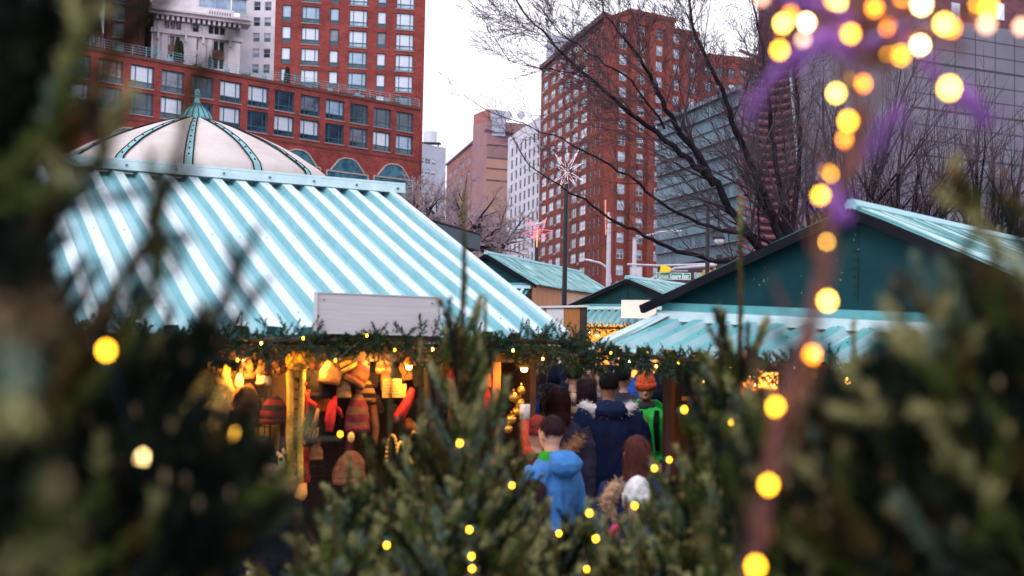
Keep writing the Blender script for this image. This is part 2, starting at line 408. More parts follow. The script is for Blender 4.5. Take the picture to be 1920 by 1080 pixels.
for cx, yt, yb in ((560, 281, 345), (652, 297, 360), (738, 308, 372), (240, 240, 300), (345, 250, 315), (455, 268, 330)):
    tc, ztop = pw.tz(cx, yt); hw = 3.2; zb = ztop - 4.6
    zs_ = ztop - 1.75
    o = MB(); prof = [(-hw*.82, 0), (-hw*.42, 1.45), (-hw*.17, 1.75), (hw*.17, 1.75), (hw*.42, 1.45), (hw*.82, 0)]
    vs = [pw.at(tc+a, zs_+b, 0.05) for a, b in prof]; o.add(vs, [tuple(range(6))], 0)
    o.quad(pw.at(tc-hw, zb, .05), pw.at(tc+hw, zb, .05), pw.at(tc+hw, zs_-.2, .05), pw.at(tc-hw, zs_-.2, .05), 0)
    wo = o.build('arched_window', [glassm('pane_teal', (.06, .19, .26), (.02, .08, .12))], wing)
    fr = MB()
    for (a, b), (c, d) in zip(prof, prof[1:]): fr.bar(pw.at(tc+a, zs_+b, .08), pw.at(tc+c, zs_+d, .08), .2, .14)
    for a, b, c, d in ((-hw, zs_-.15, hw, zs_-.15), (-hw, zb, -hw, zs_-.2), (hw, zb, hw, zs_-.2)): fr.bar(pw.at(tc+a, b, .08), pw.at(tc+c, d, .08), .16, .14, 0, up=pw.n)
    for k in range(1, 6): fr.bar(pw.at(tc-hw+2*hw*k/6, zb, .09), pw.at(tc-hw+2*hw*k/6, zs_-.2, .09), .1, .1, 1, up=pw.n)
    fr.bar(pw.at(tc-hw, zs_-1.1, .1), pw.at(tc+hw, zs_-1.1, .1), .12, .1, 1)
    fr.build('window_frame', [AF, TEALF], wo)
# curtained ground floor panes
# --- red tower
pt = Plane(P(508, 300, 163), P(791, 300, 167))
tower = empty('apartment_tower', pt.at(pt.L/2, 0.8), 'tall red brick apartment tower with teal framed windows rising above the roof terrace', 'building')
cols = []
for a, b, k in ((527, 545, 'narrow'), (564, 598, 'picture'), (617, 635, 'narrow'), (653, 688, 'picture'), (706, 723, 'narrow'), (741, 775, 'picture')):
    cols.append((pt.tz(a, 100)[0], pt.tz(b, 100)[0], k))
za, zb_ = pt.tz(580, 43)[1], pt.tz(580, 12)[1]; per = pt.tz(580, 12)[1] - pt.tz(580, 51.6)[1]
rows = [(za + per*i, zb_ + per*i) for i in range(-4, 9)]
wl = MB(); zt = zb_ + per*9
ops = facade(wl, pt, 0, pt.L, 0.8, zt, cols, rows, 0.35); backbox(wl, pt, 0, pt.L, 0.8, zt, 22)
wl.build('wall', [RED, ROOFG], tower)
put_windows(tower, [(pt, t, z, a, b, c[2], gpick([7, 4, 1, .8, .35]), 0.3) for t, z, a, b, c, _ in ops], TEALF)
# --- towers at the far left
def simple_tower(label, px0, px1, D0, D1, ytop, cols, rows, wallm, side=None, dep=20, frame=TEALF, weights=(5, 4, 3, 2, 0), kinds='picture', name='apartment_tower', top=ROOFG):
    pl = Plane(P(px0, 300, D0), P(px1, 300, D1)); zt = pl.tz((px0+px1)/2, ytop)[1]
    root = empty(name, pl.at(pl.L/2, 0.8), label, 'building')
    cc = [(pl.tz(a, 100)[0], pl.tz(b, 100)[0], 0) for a, b in cols]
    rr = [(pl.tz(px0, b)[1], pl.tz(px0, a)[1]) for a, b in rows]
    wl = MB(); ops = facade(wl, pl, 0, pl.L, 0.8, zt, cc, rr, 0.3); 
    sp_ = [(pl, t, z, a, b, kinds, gpick(weights), 0.25) for t, z, a, b, _, _ in ops]
    backbox(wl, pl, 0, pl.L, 0.8, zt, 3 if side else dep, 0, right=not side)
    if side:
        sx, sD, scols, srows = side
        ps = Plane(pl.at(pl.L, 0), P(sx, 300, sD)); 
        cc = [(ps.L*a, ps.L*b, 0) for a, b in scols]; rr = [(pl.tz(px1, b)[1], pl.tz(px1, a)[1]) for a, b in srows]
        ops = facade(wl, ps, 0.01, ps.L, 0.8, zt-0.01, cc, rr, 0.3)
        sp_ += [(ps, t, z, a, b, 'sash', gpick(weights), 0.25) for t, z, a, b, _, _ in ops]
    wl.build('wall', [wallm, top], root)
    if sp_: put_windows(root, sp_, frame)
    return root, pl
simple_tower('red brick tower in the top left corner behind the blurred spruce', -60, 126, 172, 174, -120, [(-20, 4), (31, 69), (88, 112)],
             [(15-41*k, 47-41*k) for k in range(-3, 4)], RED, side=(186, 230, [(.1, .2), (.35, .45), (.6, .7), (.82, .92)], [(15-36*k, 41-36*k) for k in range(-3, 4)]))
simple_tower('dark red brick tower with a shaded side wall beside the ornate white building', 192, 244, 180, 182, -120, [(210, 232)],
             [(5-33*k, 33-33*k) for k in range(-3, 4)], RED2, side=(281, 230, [(.1, .17), (.3, .37), (.5, .57), (.7, .77), (.87, .94)], [(5-30*k, 25-30*k) for k in range(-4, 4)]), weights=(1, 2, 5, 3, 0))
# --- ornate white building
po = Plane(P(278, 300, 205), P(443, 300, 211))
orn = empty('stone_building', po.at(po.L/2, 0.8), 'ornate white stone building with a heavy bracketed cornice and paired window bays', 'building')
def pb(mb, pl, a, ya, b, yb, o0, o1, mi=0):   # box on a plane between two pixel corners
    ta, zb1 = pl.tz(a, yb); tb, zt1 = pl.tz(b, ya)
    mb.ax(pl.at(ta, zb1, o0), pl.u*(tb-ta), pl.n*(o1-o0), V((0, 0, zt1-zb1)), mi)
wl = MB(); zc = po.tz(360, 32)[1]
tr = lambda a, b: (po.tz(a, 60)[0], po.tz(b, 60)[0])
c1 = [tr(308.5, 316.5), tr(319.5, 327.5), tr(330, 338), tr(361.5, 371.5), tr(391.5, 399.5), tr(402, 410), tr(413, 421), tr(281, 284)]
r1 = rows_px(po, 360, [43], [59])
r2z = rows_px(po, 360, [72, 101], [92, 124])
ops = facade(wl, po, 0, po.L, po.tz(360, 66)[1], zc, [(a, b, 0) for a, b in c1], r1, 0.5)
specs = [(po, t, z, a, b, 'sash', gpick([0, 1, 7, 2, 0]), .4) for t, z, a, b, _, _ in ops]
ops = facade(wl, po, 0, po.L, 0.8, po.tz(360, 66)[1], [(a, b, 0) for a, b in c1], r2z, 0.8)
specs += [(po, t, z, a, b, 'sash', gpick([0, 0, 8, 2, 0]), .6) for t, z, a, b, _, _ in ops]
backbox(wl, po, 0, po.L, 0.8, zc, 14, 0, 0)
zb0 = po.tz(360, 97)[1]
for a, b in ((308, 338), (391, 421)):      # bronze spandrels
    ta, tb = tr(a, b); wl.ax(po.at(ta, zb0-.9, 0), po.u*(tb-ta), po.n*.12, V((0, 0, 1.7)), 1)
for a in (283, 286, 302, 345, 356, 376, 386, 428, 438):  # pilasters
    ta = po.tz(a, 90)[0]; wl.ax(po.at(ta, .8, 0), po.u*1.1, po.n*.35, V((0, 0, po.tz(360, 70)[1]-.8)))
for yy in range(74, 150, 4):               # rusticated courses
    z_ = po.tz(360, yy)[1]
    for a, b in ((340, 357), (377, 389), (423, 441), (287, 305)):
        ta, tb = tr(a, b); wl.ax(po.at(ta, z_, 0), po.u*(tb-ta), po.n*.14, V((0, 0, .28)))
wl.build('wall', [WHITE, mat('bronze_spandrel', (0.28, 0.13, 0.11), (0.16, 0.08, 0.08), scale=1.5)], orn)
put_windows(orn, specs, DARKF)
co_ = MB(); z_ = po.tz(360, 64)[1]
co_.ax(po.at(-.4, z_-.5, -1), po.u*(po.L+.8), po.n*1.55, V((0, 0, .8)))
z_ = po.tz(360, 38)[1]
co_.ax(po.at(-1, z_, -2), po.u*(po.L+2.6), po.n*3.9, V((0, 0, .6))); co_.ax(po.at(-.8, z_+.6, -2), po.u*(po.L+2.4), po.n*4.3, V((0, 0, .35)))
n_ = 17
for i in range(n_): co_.ax(po.at(.3+po.L*i/n_, z_-.8, 0.02), po.u*.42, po.n*1.6, V((0, 0, .79)))
for a in (296, 348, 381, 431):
    ta = po.tz(a, 50)[0]; co_.ax(po.at(ta-.8, z_-3.0, 0.02), po.u*1.6, po.n*.7, V((0, 0, 2.1))); co_.ax(po.at(ta-.15, z_-4.2, 0.02), po.u*.3, po.n*1.0, V((0, 0, 3.0)))
co_.ax(po.at(-.4, z_+.95, -2), po.u*(po.L*.95), po.n*2.4, V((0, 0, 1.6)))
for i in range(9): co_.ax(po.at(po.L*.63+i*.45, z_+1.3, .401), po.u*.18, po.n*.03, V((0, 0, .7)), 1)
co_.build('cornice', [WHITE, DARKF], orn)
pa = MB(); z2 = z_+2.55
pa.ax(po.at(.5, z2-.3, -6), po.u*(po.L*.88), po.n*3, V((0, 0, 9)), 0)
for k in range(3): pa.ax(po.at(po.L*.54+k*2.9, z2+.6, -3.01), po.u*2.7, po.n*.12, V((0, 0, 2.6)), 1)
pa.ax(po.at(po.L*.52, z2+3.2, -3.0), po.u*9.2, po.n*.5, V((0, 0, 4)), 2)
pa.build('penthouse', [WHITE, GL[1], DARKF], orn)
# --- plain white building
simple_tower('plain white apartment building between the ornate facade and the red tower', 441, 518, 222, 222, -100, [(444, 454), (473.5, 486), (494, 506.5)],
             [(2-29.4*k+29.4, 19-29.4*k+29.4) for k in range(-4, 5)], WHITE, frame=WHF, weights=(2, 3, 1, 3, 0), kinds='sash', name='apartment_building')
# --- blue grey building with water tank
r_, pl = simple_tower('distant blue grey concrete building with a water tank on its roof', 780, 836, 420, 430, 272, [(790, 800), (802, 812), (814, 822)],
             [(294+20*k, 304+20*k) for k in range(8)], GREYB, weights=(2, 4, 1, 2, 0), frame=WHF, kinds='double', name='office_building')
tk = MB(); c = pl.at(pl.tz(820, 260)[0], 0, -4); zt0 = P(820, 270, 424).z
tk.lathe([(2.4, 1.2), (2.5, 1.3), (2.5, 5.4), (2.2, 5.6), (.8, 5.9), (.1, 6.0)], (c.x, c.y, zt0), 14); 
tko = tk.build('water_tank', mat('pale_tank_steel', (.66, .68, .78)), r_)
lg = MB()
for dx in (-3, 3):
    for dy in (-2, 2): lg.box((c.x+dx, c.y+dy, zt0+.3), (.3, .3, 2))
lg.box((c.x, c.y, zt0+1.1), (8, 5, .25)); lg.build('tank_frame', DARKF, tko)
# --- pinkish brown building
pr = Plane(P(912, 300, 320), P(1000, 300, 326)); pL = Plane(P(838, 300, 385), P(912, 300, 320))
bl = empty('apartment_building', pr.at(0, .8), 'mauve and tan slab building with a stepped roof box and rooftop dishes', 'building')
wl = MB(); zt = pr.tz(912, 225)[1]; zt2 = pL.tz(909, 250)[1]
zm = pr.tz(940, 298)[1]
wl.quad(pr.at(0, .8), pr.at(pr.L, .8), pr.at(pr.L, zm), pr.at(0, zm), 1); wl.quad(pr.at(0, zm), pr.at(pr.L, zm), pr.at(pr.L, zt), pr.at(0, zt), 2)
backbox(wl, pr, 0, pr.L, .8, zt, 10, 2, 2)
for yy in (248, 274, 298, 318, 340): wl.ax(pr.at(0, pr.tz(940, yy)[1], 0), pr.u*pr.L, pr.n*.15, V((0, 0, .25)), 3)
cols = []; k = 3.0
while k < pL.L-3:
    cols.append((k, k+1.7, 0)); k += 2.6 if len(cols) % 3 else 5.5
rows = [(zt2-3.2-4.1*i-2.0, zt2-3.2-4.1*i) for i in range(11)]
ops = facade(wl, pL, 0, pL.L-.02, .8, zt2, cols, rows, .3, 0)
wl.ax(pL.at(0, zt2, .4), pL.u*pL.L, pL.n*-.9, V((0, 0, .7)), 3)
wl.quad(pL.at(0, zt2), pL.at(pL.L, zt2), pL.at(pL.L, zt2, -12), pL.at(0, zt2, -12), 3)
wl.build('wall', [PINKB, TAN, MAUVE, mat('plum_trim', (.13, .07, .10))], bl)
put_windows(bl, [(pL, t, z, a, b, 'sash', gpick([7, 2, 1, 1, 0]), .25) for t, z, a, b, _, _ in ops], WHF)
bx = MB(); ta, zb1 = pr.tz(899, 232); tb, z1 = pr.tz(950, 208)
bx.ax(pr.at(.1, zt-.1, -.1), pr.u*(tb-.1), pr.n*-10, V((0, 0, z1-zt+.1)), 0); tq = pL.tz(897, 230)[0]; bx.ax(pL.at(tq, zt2-1, -.2), pL.u*(pL.L-tq-.3), pL.n*-5, V((0, 0, z1-zt2+.8)), 1)
bx.build('roof_box', [mat('salmon_brick', (.42, .14, .13)), GREYB], bl)
for cx in (953, 977):
    d = MB(); c = P(cx, 217, 322); d.tube([c+V((0, -.6, 0)), c+V((0, -.1, 0)), c], [1.15, .9, .2], 14); d.tube([c, c-V((0, 0, 2.4))], .15, 6)
    d.build('dish', mat('dish_white', (.6, .6, .68)), bl)
# --- white grid building
simple_tower('pale grey office building with a regular grid of small dark windows', 952, 1013, 300, 268, 238, [(954.5+8.1*k+.0, 958+8.1*k) for k in range(8)],
             [(284+22.3*k, 299+22.3*k) for k in range(12)], WHITE2, weights=(0, 1, 4, 5, 0), frame=DARKF, kinds='sash', name='office_building')
bpy.data.objects['office_building.001'] if 'office_building.001' in bpy.data.objects else None
# --- big orange brick apartment building
p1 = Plane(P(1012, 300, 256), P(1131, 300, 213)); p2 = Plane(P(1131, 300, 213), P(1308, 300, 225))
big = empty('brick_apartment_building', p2.at(0, .8), 'big orange brick apartment building with a roof tower seen corner on behind bare branches', 'building')
zt = p1.tz(1130, 37)[1]; wl = MB()
cols = []
for a, b in ((1016, 1024.5), (1029.5, 1038.5), (1043, 1052.5), (1057, 1067), (1071.5, 1082), (1087, 1099)):
    cols.append((p1.tz(a, 300)[0], p1.tz(b, 300)[0], 'd'))
for a, b in ((1106, 1109.5), (1114, 1117.5), (1122.5, 1125.5)): cols.append((p1.tz(a, 300)[0], p1.tz(b, 300)[0], 's'))
perz = 3.0; z0_ = p2.tz(1166, 61)[1]
rows = [(z0_-perz*1.0*i - 3.02*0 - 0.0 - 0, z0_-perz*i+1.9) for i in range(21)]
ops = facade(wl, p1, 0, p1.L, .8, zt, cols, rows, .3)
sp1 = [(p1, t, z, a, b, 'double' if c[2] == 'd' else 'sash', gpick([4, 3, 2, 4, 0] if c[2] == 'd' else [0, 0, 5, 2, 0]), .25) for t, z, a, b, c, _ in ops]
cols2 = [(p2.tz(a, 200)[0], p2.tz(b, 200)[0], 0) for a, b in ((1160, 1174), (1194, 1208), (1228, 1241), (1259.5, 1272.5), (1290, 1303))]
# stepped, gently waving parapet: every bay has its own top
zs_ = [p2.tz(x, y)[1] for x, y in ((1145, 37), (1184, 44), (1218, 52), (1250, 58), (1281, 64))]
edges = [0] + [(cols2[i][1]+cols2[i+1][0])/2 for i in range(4)] + [p2.L]
sp2 = []
for i in range(5):
    ops = facade(wl, p2, edges[i], edges[i+1], .8, zs_[i], [cols2[i]], rows, .3)
    sp2 += [(p2, t, z, a, b, 'double', gpick([7, 3, 1, 2, 0]), .25) for t, z, a, b, _, _ in ops]
    wl.ax(p2.at(edges[i], zs_[i], .25), p2.u*(edges[i+1]-edges[i]), p2.n*-.8, V((0, 0, .9)))
    if i: wl.ax(p2.at(edges[i]-.75, .8, .01), p2.u*1.5, p2.n*.8, V((0, 0, zs_[i]-.2)))   # pier
wl.ax(p2.at(-.4, .8, .0), p2.u*2.4, p2.n*.7, V((0, 0, zt-.3)))
q_a, q_b = p1.at(0, .8), p2.at(p2.L, .8); q_c = q_b - p2.n*24; q_d = q_c.lerp(q_a, .5); up = V((0, 0, min(zs_)-1.3)); wl.quad(q_b, q_c, q_c+up, q_b+up, 0); wl.quad(q_c, q_d, q_d+up, q_c+up, 0); wl.quad(q_d, q_a, q_a+up, q_d+up, 0)
wl.add([q_a+up, p2.at(0, .8)+up, q_b+up, q_c+up, q_d+up], [(0, 1, 2, 3, 4)], 1)
wl.ax(p1.at(0, zt, .5), p1.u*p1.L, p1.n*-1.2, V((0, 0, 1.0)), 2)
wl.build('wall', [ORB, ROOFG, mat('dark_cornice', (.10, .045, .05))], big)
put_windows(big, sp2 + sp1, WHF)
tw = MB(); ta, z_0 = p2.tz(1218, 110); tb, z1 = p2.tz(1304, 24)
tw.ax(p2.at(ta, z_0-4, -6), p2.u*(tb-ta), p2.n*-9, V((0, 0, z1-z_0+4)), 0)
tw.ax(p2.at(ta-.2, z1-.5, -5.8), p2.u*(tb-ta+.4), p2.n*-9.4, V((0, 0, .8)), 0)
tc = (ta+tb)/2+.3
for k in range(8):
    hw = 1.6; a_ = tc-hw+2*hw*k/8; hh_ = math.sqrt(max(0, 1-((k+.5)/4-1)**2))*1.2
    tw.ax(p2.at(a_, z1-5.8, -5.99), p2.u*(2*hw/8), p2.n*.06, V((0, 0, 2.8+hh_)), 1)
for k in range(3): tw.ax(p2.at(ta+.8+k*.9, z1-5, -5.99), p2.u*.45, p2.n*.06, V((0, 0, 3)), 1)
tw.build('roof_tower', [ORB, GL[2]], big)
ac = MB()
for s_ in sp1[::2]:
    if s_[5] == 'double': ac.ax(s_[0].at(s_[1]+.3, s_[2]-.55, 0.01), s_[0].u*.7, s_[0].n*.35, V((0, 0, .45)))
tag(ac.build('air_conditioner', mat('air_conditioner_grey', (.45, .44, .5)), big), kind='stuff')
simple_tower('lower orange brick building stepping down beside the glass block', 1308, 1424, 232, 236, 104, [(1322+22*k, 1335+22*k) for k in range(5)],
             [(122+29*k, 141+29*k) for k in range(5)], ORB, weights=(4, 2, 4, 3, 0), frame=DARKF, kinds='double', name='brick_apartment_building')
bw = simple_tower('pale glassy block rising behind the big orange brick building', 1022, 1075, 300, 300, 66, [], [], GREYB, dep=8, name='office_building')
# --- teal glass building
pg = Plane(P(1233, 300, 153), P(1418, 300, 127))
gb = empty('glass_building', pg.at(pg.L/2, .8), 'teal glass curtain wall building with a slanting roofline behind the tree', 'building')
GLS = [glassm('curtain_teal_%d' % i, c, tuple(x*.75 for x in c), rough=.15, scale=.08) for i, c in enumerate([(.155, .27, .34), (.115, .215, .28), (.19, .33, .40)])]
pn = MB(); zt = pg.tz(1300, 208)[1]; zb = pg.tz(1300, 492)[1]
nr = 11; H = (zt-zb)/nr; nc = 22
for i in range(nr):
    for j in range(nc):
        o_ = .0 + .35*((i*7) % 3)/3; a = pg.L*j/nc; b = pg.L*(j+1)/nc
        pn.ax(pg.at(a+.04, zb+H*i+.06, -.3), pg.u*(b-a-.08), pg.n*(.3+o_), V((0, 0, H-.12)), (i+(j*5+i*3) % 7//6) % 3)
pn.build('glass_panel', GLS, gb)
fr = MB(); fr.ax(pg.at(-.05, zb, -.35), pg.u*(pg.L+.1), pg.n*-25, V((0, 0, zt-zb)), 0)
fr.ax(pg.at(-.2, zt, .6), pg.u*(pg.L+.4), pg.n*-25, V((0, 0, .5)), 1)
for i in range(1, nr): fr.ax(pg.at(0, zb+H*i-.06, -.3), pg.u*pg.L, pg.n*.75, V((0, 0, .12)), 1)
fr.ax(pg.at(0, .8, -.2), pg.u*pg.L, pg.n*-25, V((0, 0, zb-.8)), 2)
for k in range(12): fr.ax(pg.at(1+k*pg.L/12.5, 3.5, -.19), pg.u*.9, pg.n*.1, V((0, 0, 5.5)), 3)
fr.build('frame', [mat('glass_core', (.08, .12, .16)), mat('mullion_grey', (.16, .22, .27), rough=.4), mat('plum_base', (.075, .04, .065), (.05, .03, .05)), GL[3]], gb)
# --- rippled dark brick tower
pm = Plane(P(1419, 300, 122), P(1572, 300, 119))
rb = empty('dark_brick_tower', pm.at(pm.L/2, .8), 'dark rose brick tower with rippled brickwork and a pale pipe running up it', 'building')
ROSE = brick('rose_brick', (.125, .045, .062), (.085, .03, .045), (.10, .05, .06))
wl = MB(); zt = 58
wl.ax(pm.at(0, .8, 0), pm.u*pm.L, pm.n*-20, V((0, 0, zt))); wl.build('wall', ROSE, rb)
rp = MB(); tcen = pm.tz(1452, 300)[0]
zc0 = pm.tz(1452, 70)[1]
for k in range(30):                          # hanging folds of brick
    r0_ = 1.0 + k*.85; pts = []
    for j in range(15):
        a_ = -.95 + 1.9*j/14; t_ = tcen + 3.9*a_ ; z_ = zc0 - r0_ - 1.3*(1-a_*a_)
        pts.append(pm.at(t_, z_, .12+.25*(1-a_*a_)))
    rp.tube(pts, .2+.04*(k % 3), 6)
rp.build('brick_ripples', mat('ripple_brick', (.20, .075, .095), (.13, .05, .065), rough=.85, scale=3), rb)
pp = MB(); pp.tube([pm.hit(1483, 135)+pm.n*.5, pm.hit(1492, 250)+pm.n*.5, pm.hit(1503, 350)+pm.n*.5, pm.hit(1512, 440)+pm.n*.5], .14, 6)
pp.build('pipe', mat('pale_pipe', (.45, .62, .68), rough=.4), rb)
# --- grey panelled building
q1 = Plane(P(1554, 300, 117), P(1712, 300, 105)); q2 = Plane(P(1712, 300, 105), P(2080, 300, 115))
gp = empty('panelled_building', q2.at(0, .8), 'large blank grey violet panelled building with a fine joint grid', 'building')
PAN = mat('grey_violet_panel', (.165, .155, .21), (.13, .12, .17), rough=.6, scale=.15); PAN2 = mat('pale_violet_panel', (.24, .215, .265), (.20, .175, .225), rough=.6, scale=.15)
JO = mat('panel_joint', (.045, .04, .06))
z1 = q2.tz(1800, 40)[1]
wl = MB(); wl.quad(q1.at(0, .8), q1.at(q1.L, .8), q1.at(q1.L, z1), q1.at(0, z1), 1); wl.quad(q2.at(0, .8), q2.at(q2.L, .8), q2.at(q2.L, z1), q2.at(0, z1), 0)
backbox(wl, q2, 0, q2.L, .8, z1, 20, 0, 0)
zj = q2.tz(1712, 115)[1]; dz = (q2.tz(1712, 115)[1]-q2.tz(1712, 203)[1])/3
for k in range(-3, 22):
    z_ = zj - dz*k
    if 2 < z_ < z1-.3:
        wl.ax(q2.at(0, z_, 0.0), q2.u*q2.L, q2.n*.02, V((0, 0, .09 if k % 3 else .2)), 2); wl.ax(q1.at(0, z_, 0.0), q1.u*q1.L, q1.n*.02, V((0, 0, .06)), 2)
for k in range(1, 9): wl.ax(q2.at(k*2.45, .9, .001), q2.u*.07, q2.n*.02, V((0, 0, z1-1)), 2)
for k in range(1, 4): wl.ax(q1.at(q1.L-k*3, .9, .001), q1.u*.06, q1.n*.02, V((0, 0, z1-1)), 2)
wl.build('wall', [PAN, PAN2, JO], gp)
up_ = MB(); PLUM = brick('plum_brick', (.17, .07, .09), (.14, .055, .075), (.16, .08, .10))
up_.ax(q2.at(1.0, z1, -1.0), q2.u*(q2.L-1), q2.n*-18, V((0, 0, 14)), 0)
for x in (1884, 1800): t_, z_ = q2.tz(x, 32); up_.ax(q2.at(t_-.1, z_, -.999), q2.u*1.0, q2.n*.1, V((0, 0, 1.6)), 1)
up_.build('upper_storey', [PLUM, GL[0]], gp)

# ------------------------------------------------------------------ roof terrace things
def conifer(px, D, h, label, wd=.35):
    b = pw.tz(px, 200)[0]; p0 = pw.at(b, zr+.05, -1.6)
    r = empty('potted_conifer', p0, label, 'potted tree', 'clipped conifers on the roof terrace')
    m = MB(); m.lathe([(.3, 0), (.42, .6), (.44, .65), (.3, .6)], p0, 10); m.build('pot', mat('terracotta', (.38, .17, .14)), r)
    nb = NB(int(px))
    for i in range(420):
        z = nb.rng.random(); a = nb.rng.random()*6.28; rr = wd*(1-z)**.6*(.6+.5*nb.rng.random())
        p = p0 + V((rr*math.cos(a), rr*math.sin(a), .6+z*h)); nb.shoot(p, p+V((math.cos(a)*.1, math.sin(a)*.1, .25)), 10, .16, .05, .7)
    nb.build('foliage', [mat('terrace_conifer_green', (.045, .055, .02), (.02, .03, .012), scale=2)], r)
conifer(340, 135, 2.9, 'clipped conifer in a pot on the roof terrace in front of the white building'); conifer(347, 135, 2.5, 'second clipped conifer in a pot, right beside its taller twin on the terrace')
conifer(549, 148, 1.9, 'small dark conifer in a pot on the terrace in front of the red tower')
TCH = [(296, 'folded parasol in dark green near the left end of the roof railing'), (400, 'teal folded parasol on the roof terrace near the middle of the railing'), (562, 'black folded parasol beside the small conifer on the roof terrace')]
for px, lb in TCH:
    p0 = pw.at(pw.tz(px, 190)[0], zr+.05, -1.2); r = empty('folded_parasol', p0, lb, 'parasol', 'folded parasols on the roof terrace')
    m = MB(); m.tube([p0, p0+V((0, 0, 2.3))], .04, 6); m.lathe([(.3, 0), (.3, .08), (.05, .1)], p0, 10); m.build('pole', DARKF, r)
    m = MB(); m.lathe([(.08, .7), (.22, .9), (.26, 1.2), (.16, 1.9), (.03, 2.3)], p0, 8); m.build('canopy', mat('parasol_teal', (.03, .12, .15)), r)
for i, px in enumerate((320, 375, 430, 466, 500, 600, 625, 650, 676, 705, 732, 752)):
    p0 = pw.at(pw.tz(px, 190)[0], zr+.05, -.9)
    if i % 2 == 0:
        m = MB(); m.ax(p0+V((-.3, -.3, .4)), (.6, 0, 0), (0, .6, 0), (0, 0, .06)); m.ax(p0+V((-.3, .26, .4)), (.6, 0, 0), (0, .05, 0), (0, 0, .6))
        r = empty('terrace_chair', p0, None, 'chair', 'chairs on the roof terrace'); m.build('seat', mat('terrace_chair_blue', (.18, .3, .38)), r)
        for a in (-.27, .27):
            for b in (-.27, .27): k = MB(); k.ax(p0+V((a-.02, b-.02, 0)), (.04, 0, 0), (0, .04, 0), (0, 0, .4)); k.build('leg', DARKF, r)
        r['label'] = ['blue metal chair at the left end of the roof terrace', '', 'blue metal chair on the terrace below the plain white building', '', 'blue metal chair on the terrace left of the red tower windows', '', 'blue metal chair by the railing under the first wide tower window', '', 'blue metal chair by the railing under the second wide tower window', '', 'blue metal chair by the railing near the right end of the terrace'][i]
    else:
        r = empty('planter', p0, None, 'planter', 'planters along the roof terrace'); m = MB(); m.ax(p0+V((-.5, -.25, 0)), (1.0, 0, 0), (0, .5, 0), (0, 0, .5)); m.build('box', mat('planter_dark', (.08, .09, .12)), r)
        nb = NB(i)
        for k in range(50):
            p = p0+V((rnd.uniform(-.5, .5), rnd.uniform(-.2, .2), .45)); nb.shoot(p, p+V((rnd.uniform(-.2, .2), rnd.uniform(-.2, .2), rnd.uniform(.2, .5))), 8, .12, .04, 1)
        nb.build('plant', [MATS['terrace_conifer_green']], r)
        r['label'] = ['', 'low dark planter on the terrace right of the tall conifers', '', 'low dark planter on the terrace below the narrow gap by the red tower', '', 'low dark planter under the narrow tower window beside the small conifer', '', 'low dark planter between the two wide tower windows', '', 'low dark planter between the second wide and third narrow tower windows', '', 'low dark planter under the last narrow tower window', '', 'low dark planter at the very right end of the terrace'][i]
# ================================================================== MARKET
AQ_L = mat('pale_aqua_sheet', (.66, .79, .83), (.46, .64, .70), rough=.38, scale=2.2, spec=.6, sharp=(.28, .6), detail=12)
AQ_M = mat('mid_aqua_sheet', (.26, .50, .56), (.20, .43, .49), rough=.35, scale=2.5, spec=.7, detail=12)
AQ_D = mat('deep_teal_paint_and_shade', (.035, .21, .235), (.02, .15, .175), rough=.45, scale=5)
GREEN = mat('dark_teal_gable_paint', (.003, .046, .057), (.002, .030, .038), rough=.6, scale=1.6, bump=.15, spec=.15, detail=10)
FLASH = mat('white_flashing', (.54, .68, .72), (.42, .58, .63), rough=.35, scale=8, spec=.6)
PLY = mat('plywood', (.56, .27, .16), (.40, .17, .09), rough=.75, scale=3, stretch=(6, 6, .5))
PLY2 = mat('pale_plywood', (.66, .42, .31), (.55, .32, .22), rough=.75, scale=3, stretch=(6, 6, .5))
WOODO = mat('orange_timber', (.50, .20, .05), (.36, .12, .03), rough=.6, scale=4, stretch=(6, 6, .7))
BLACKM = mat('black_metal', (.012, .012, .018), rough=.45)
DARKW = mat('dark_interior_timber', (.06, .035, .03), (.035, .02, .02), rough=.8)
RUB = mat('dark_roof_edge', (.009, .010, .015), (.004, .005, .008), rough=.7, spec=.1)
AQ_S = mat('aqua_rib_shade', (.22, .45, .51), (.16, .38, .44), rough=.35, scale=6, spec=.7)
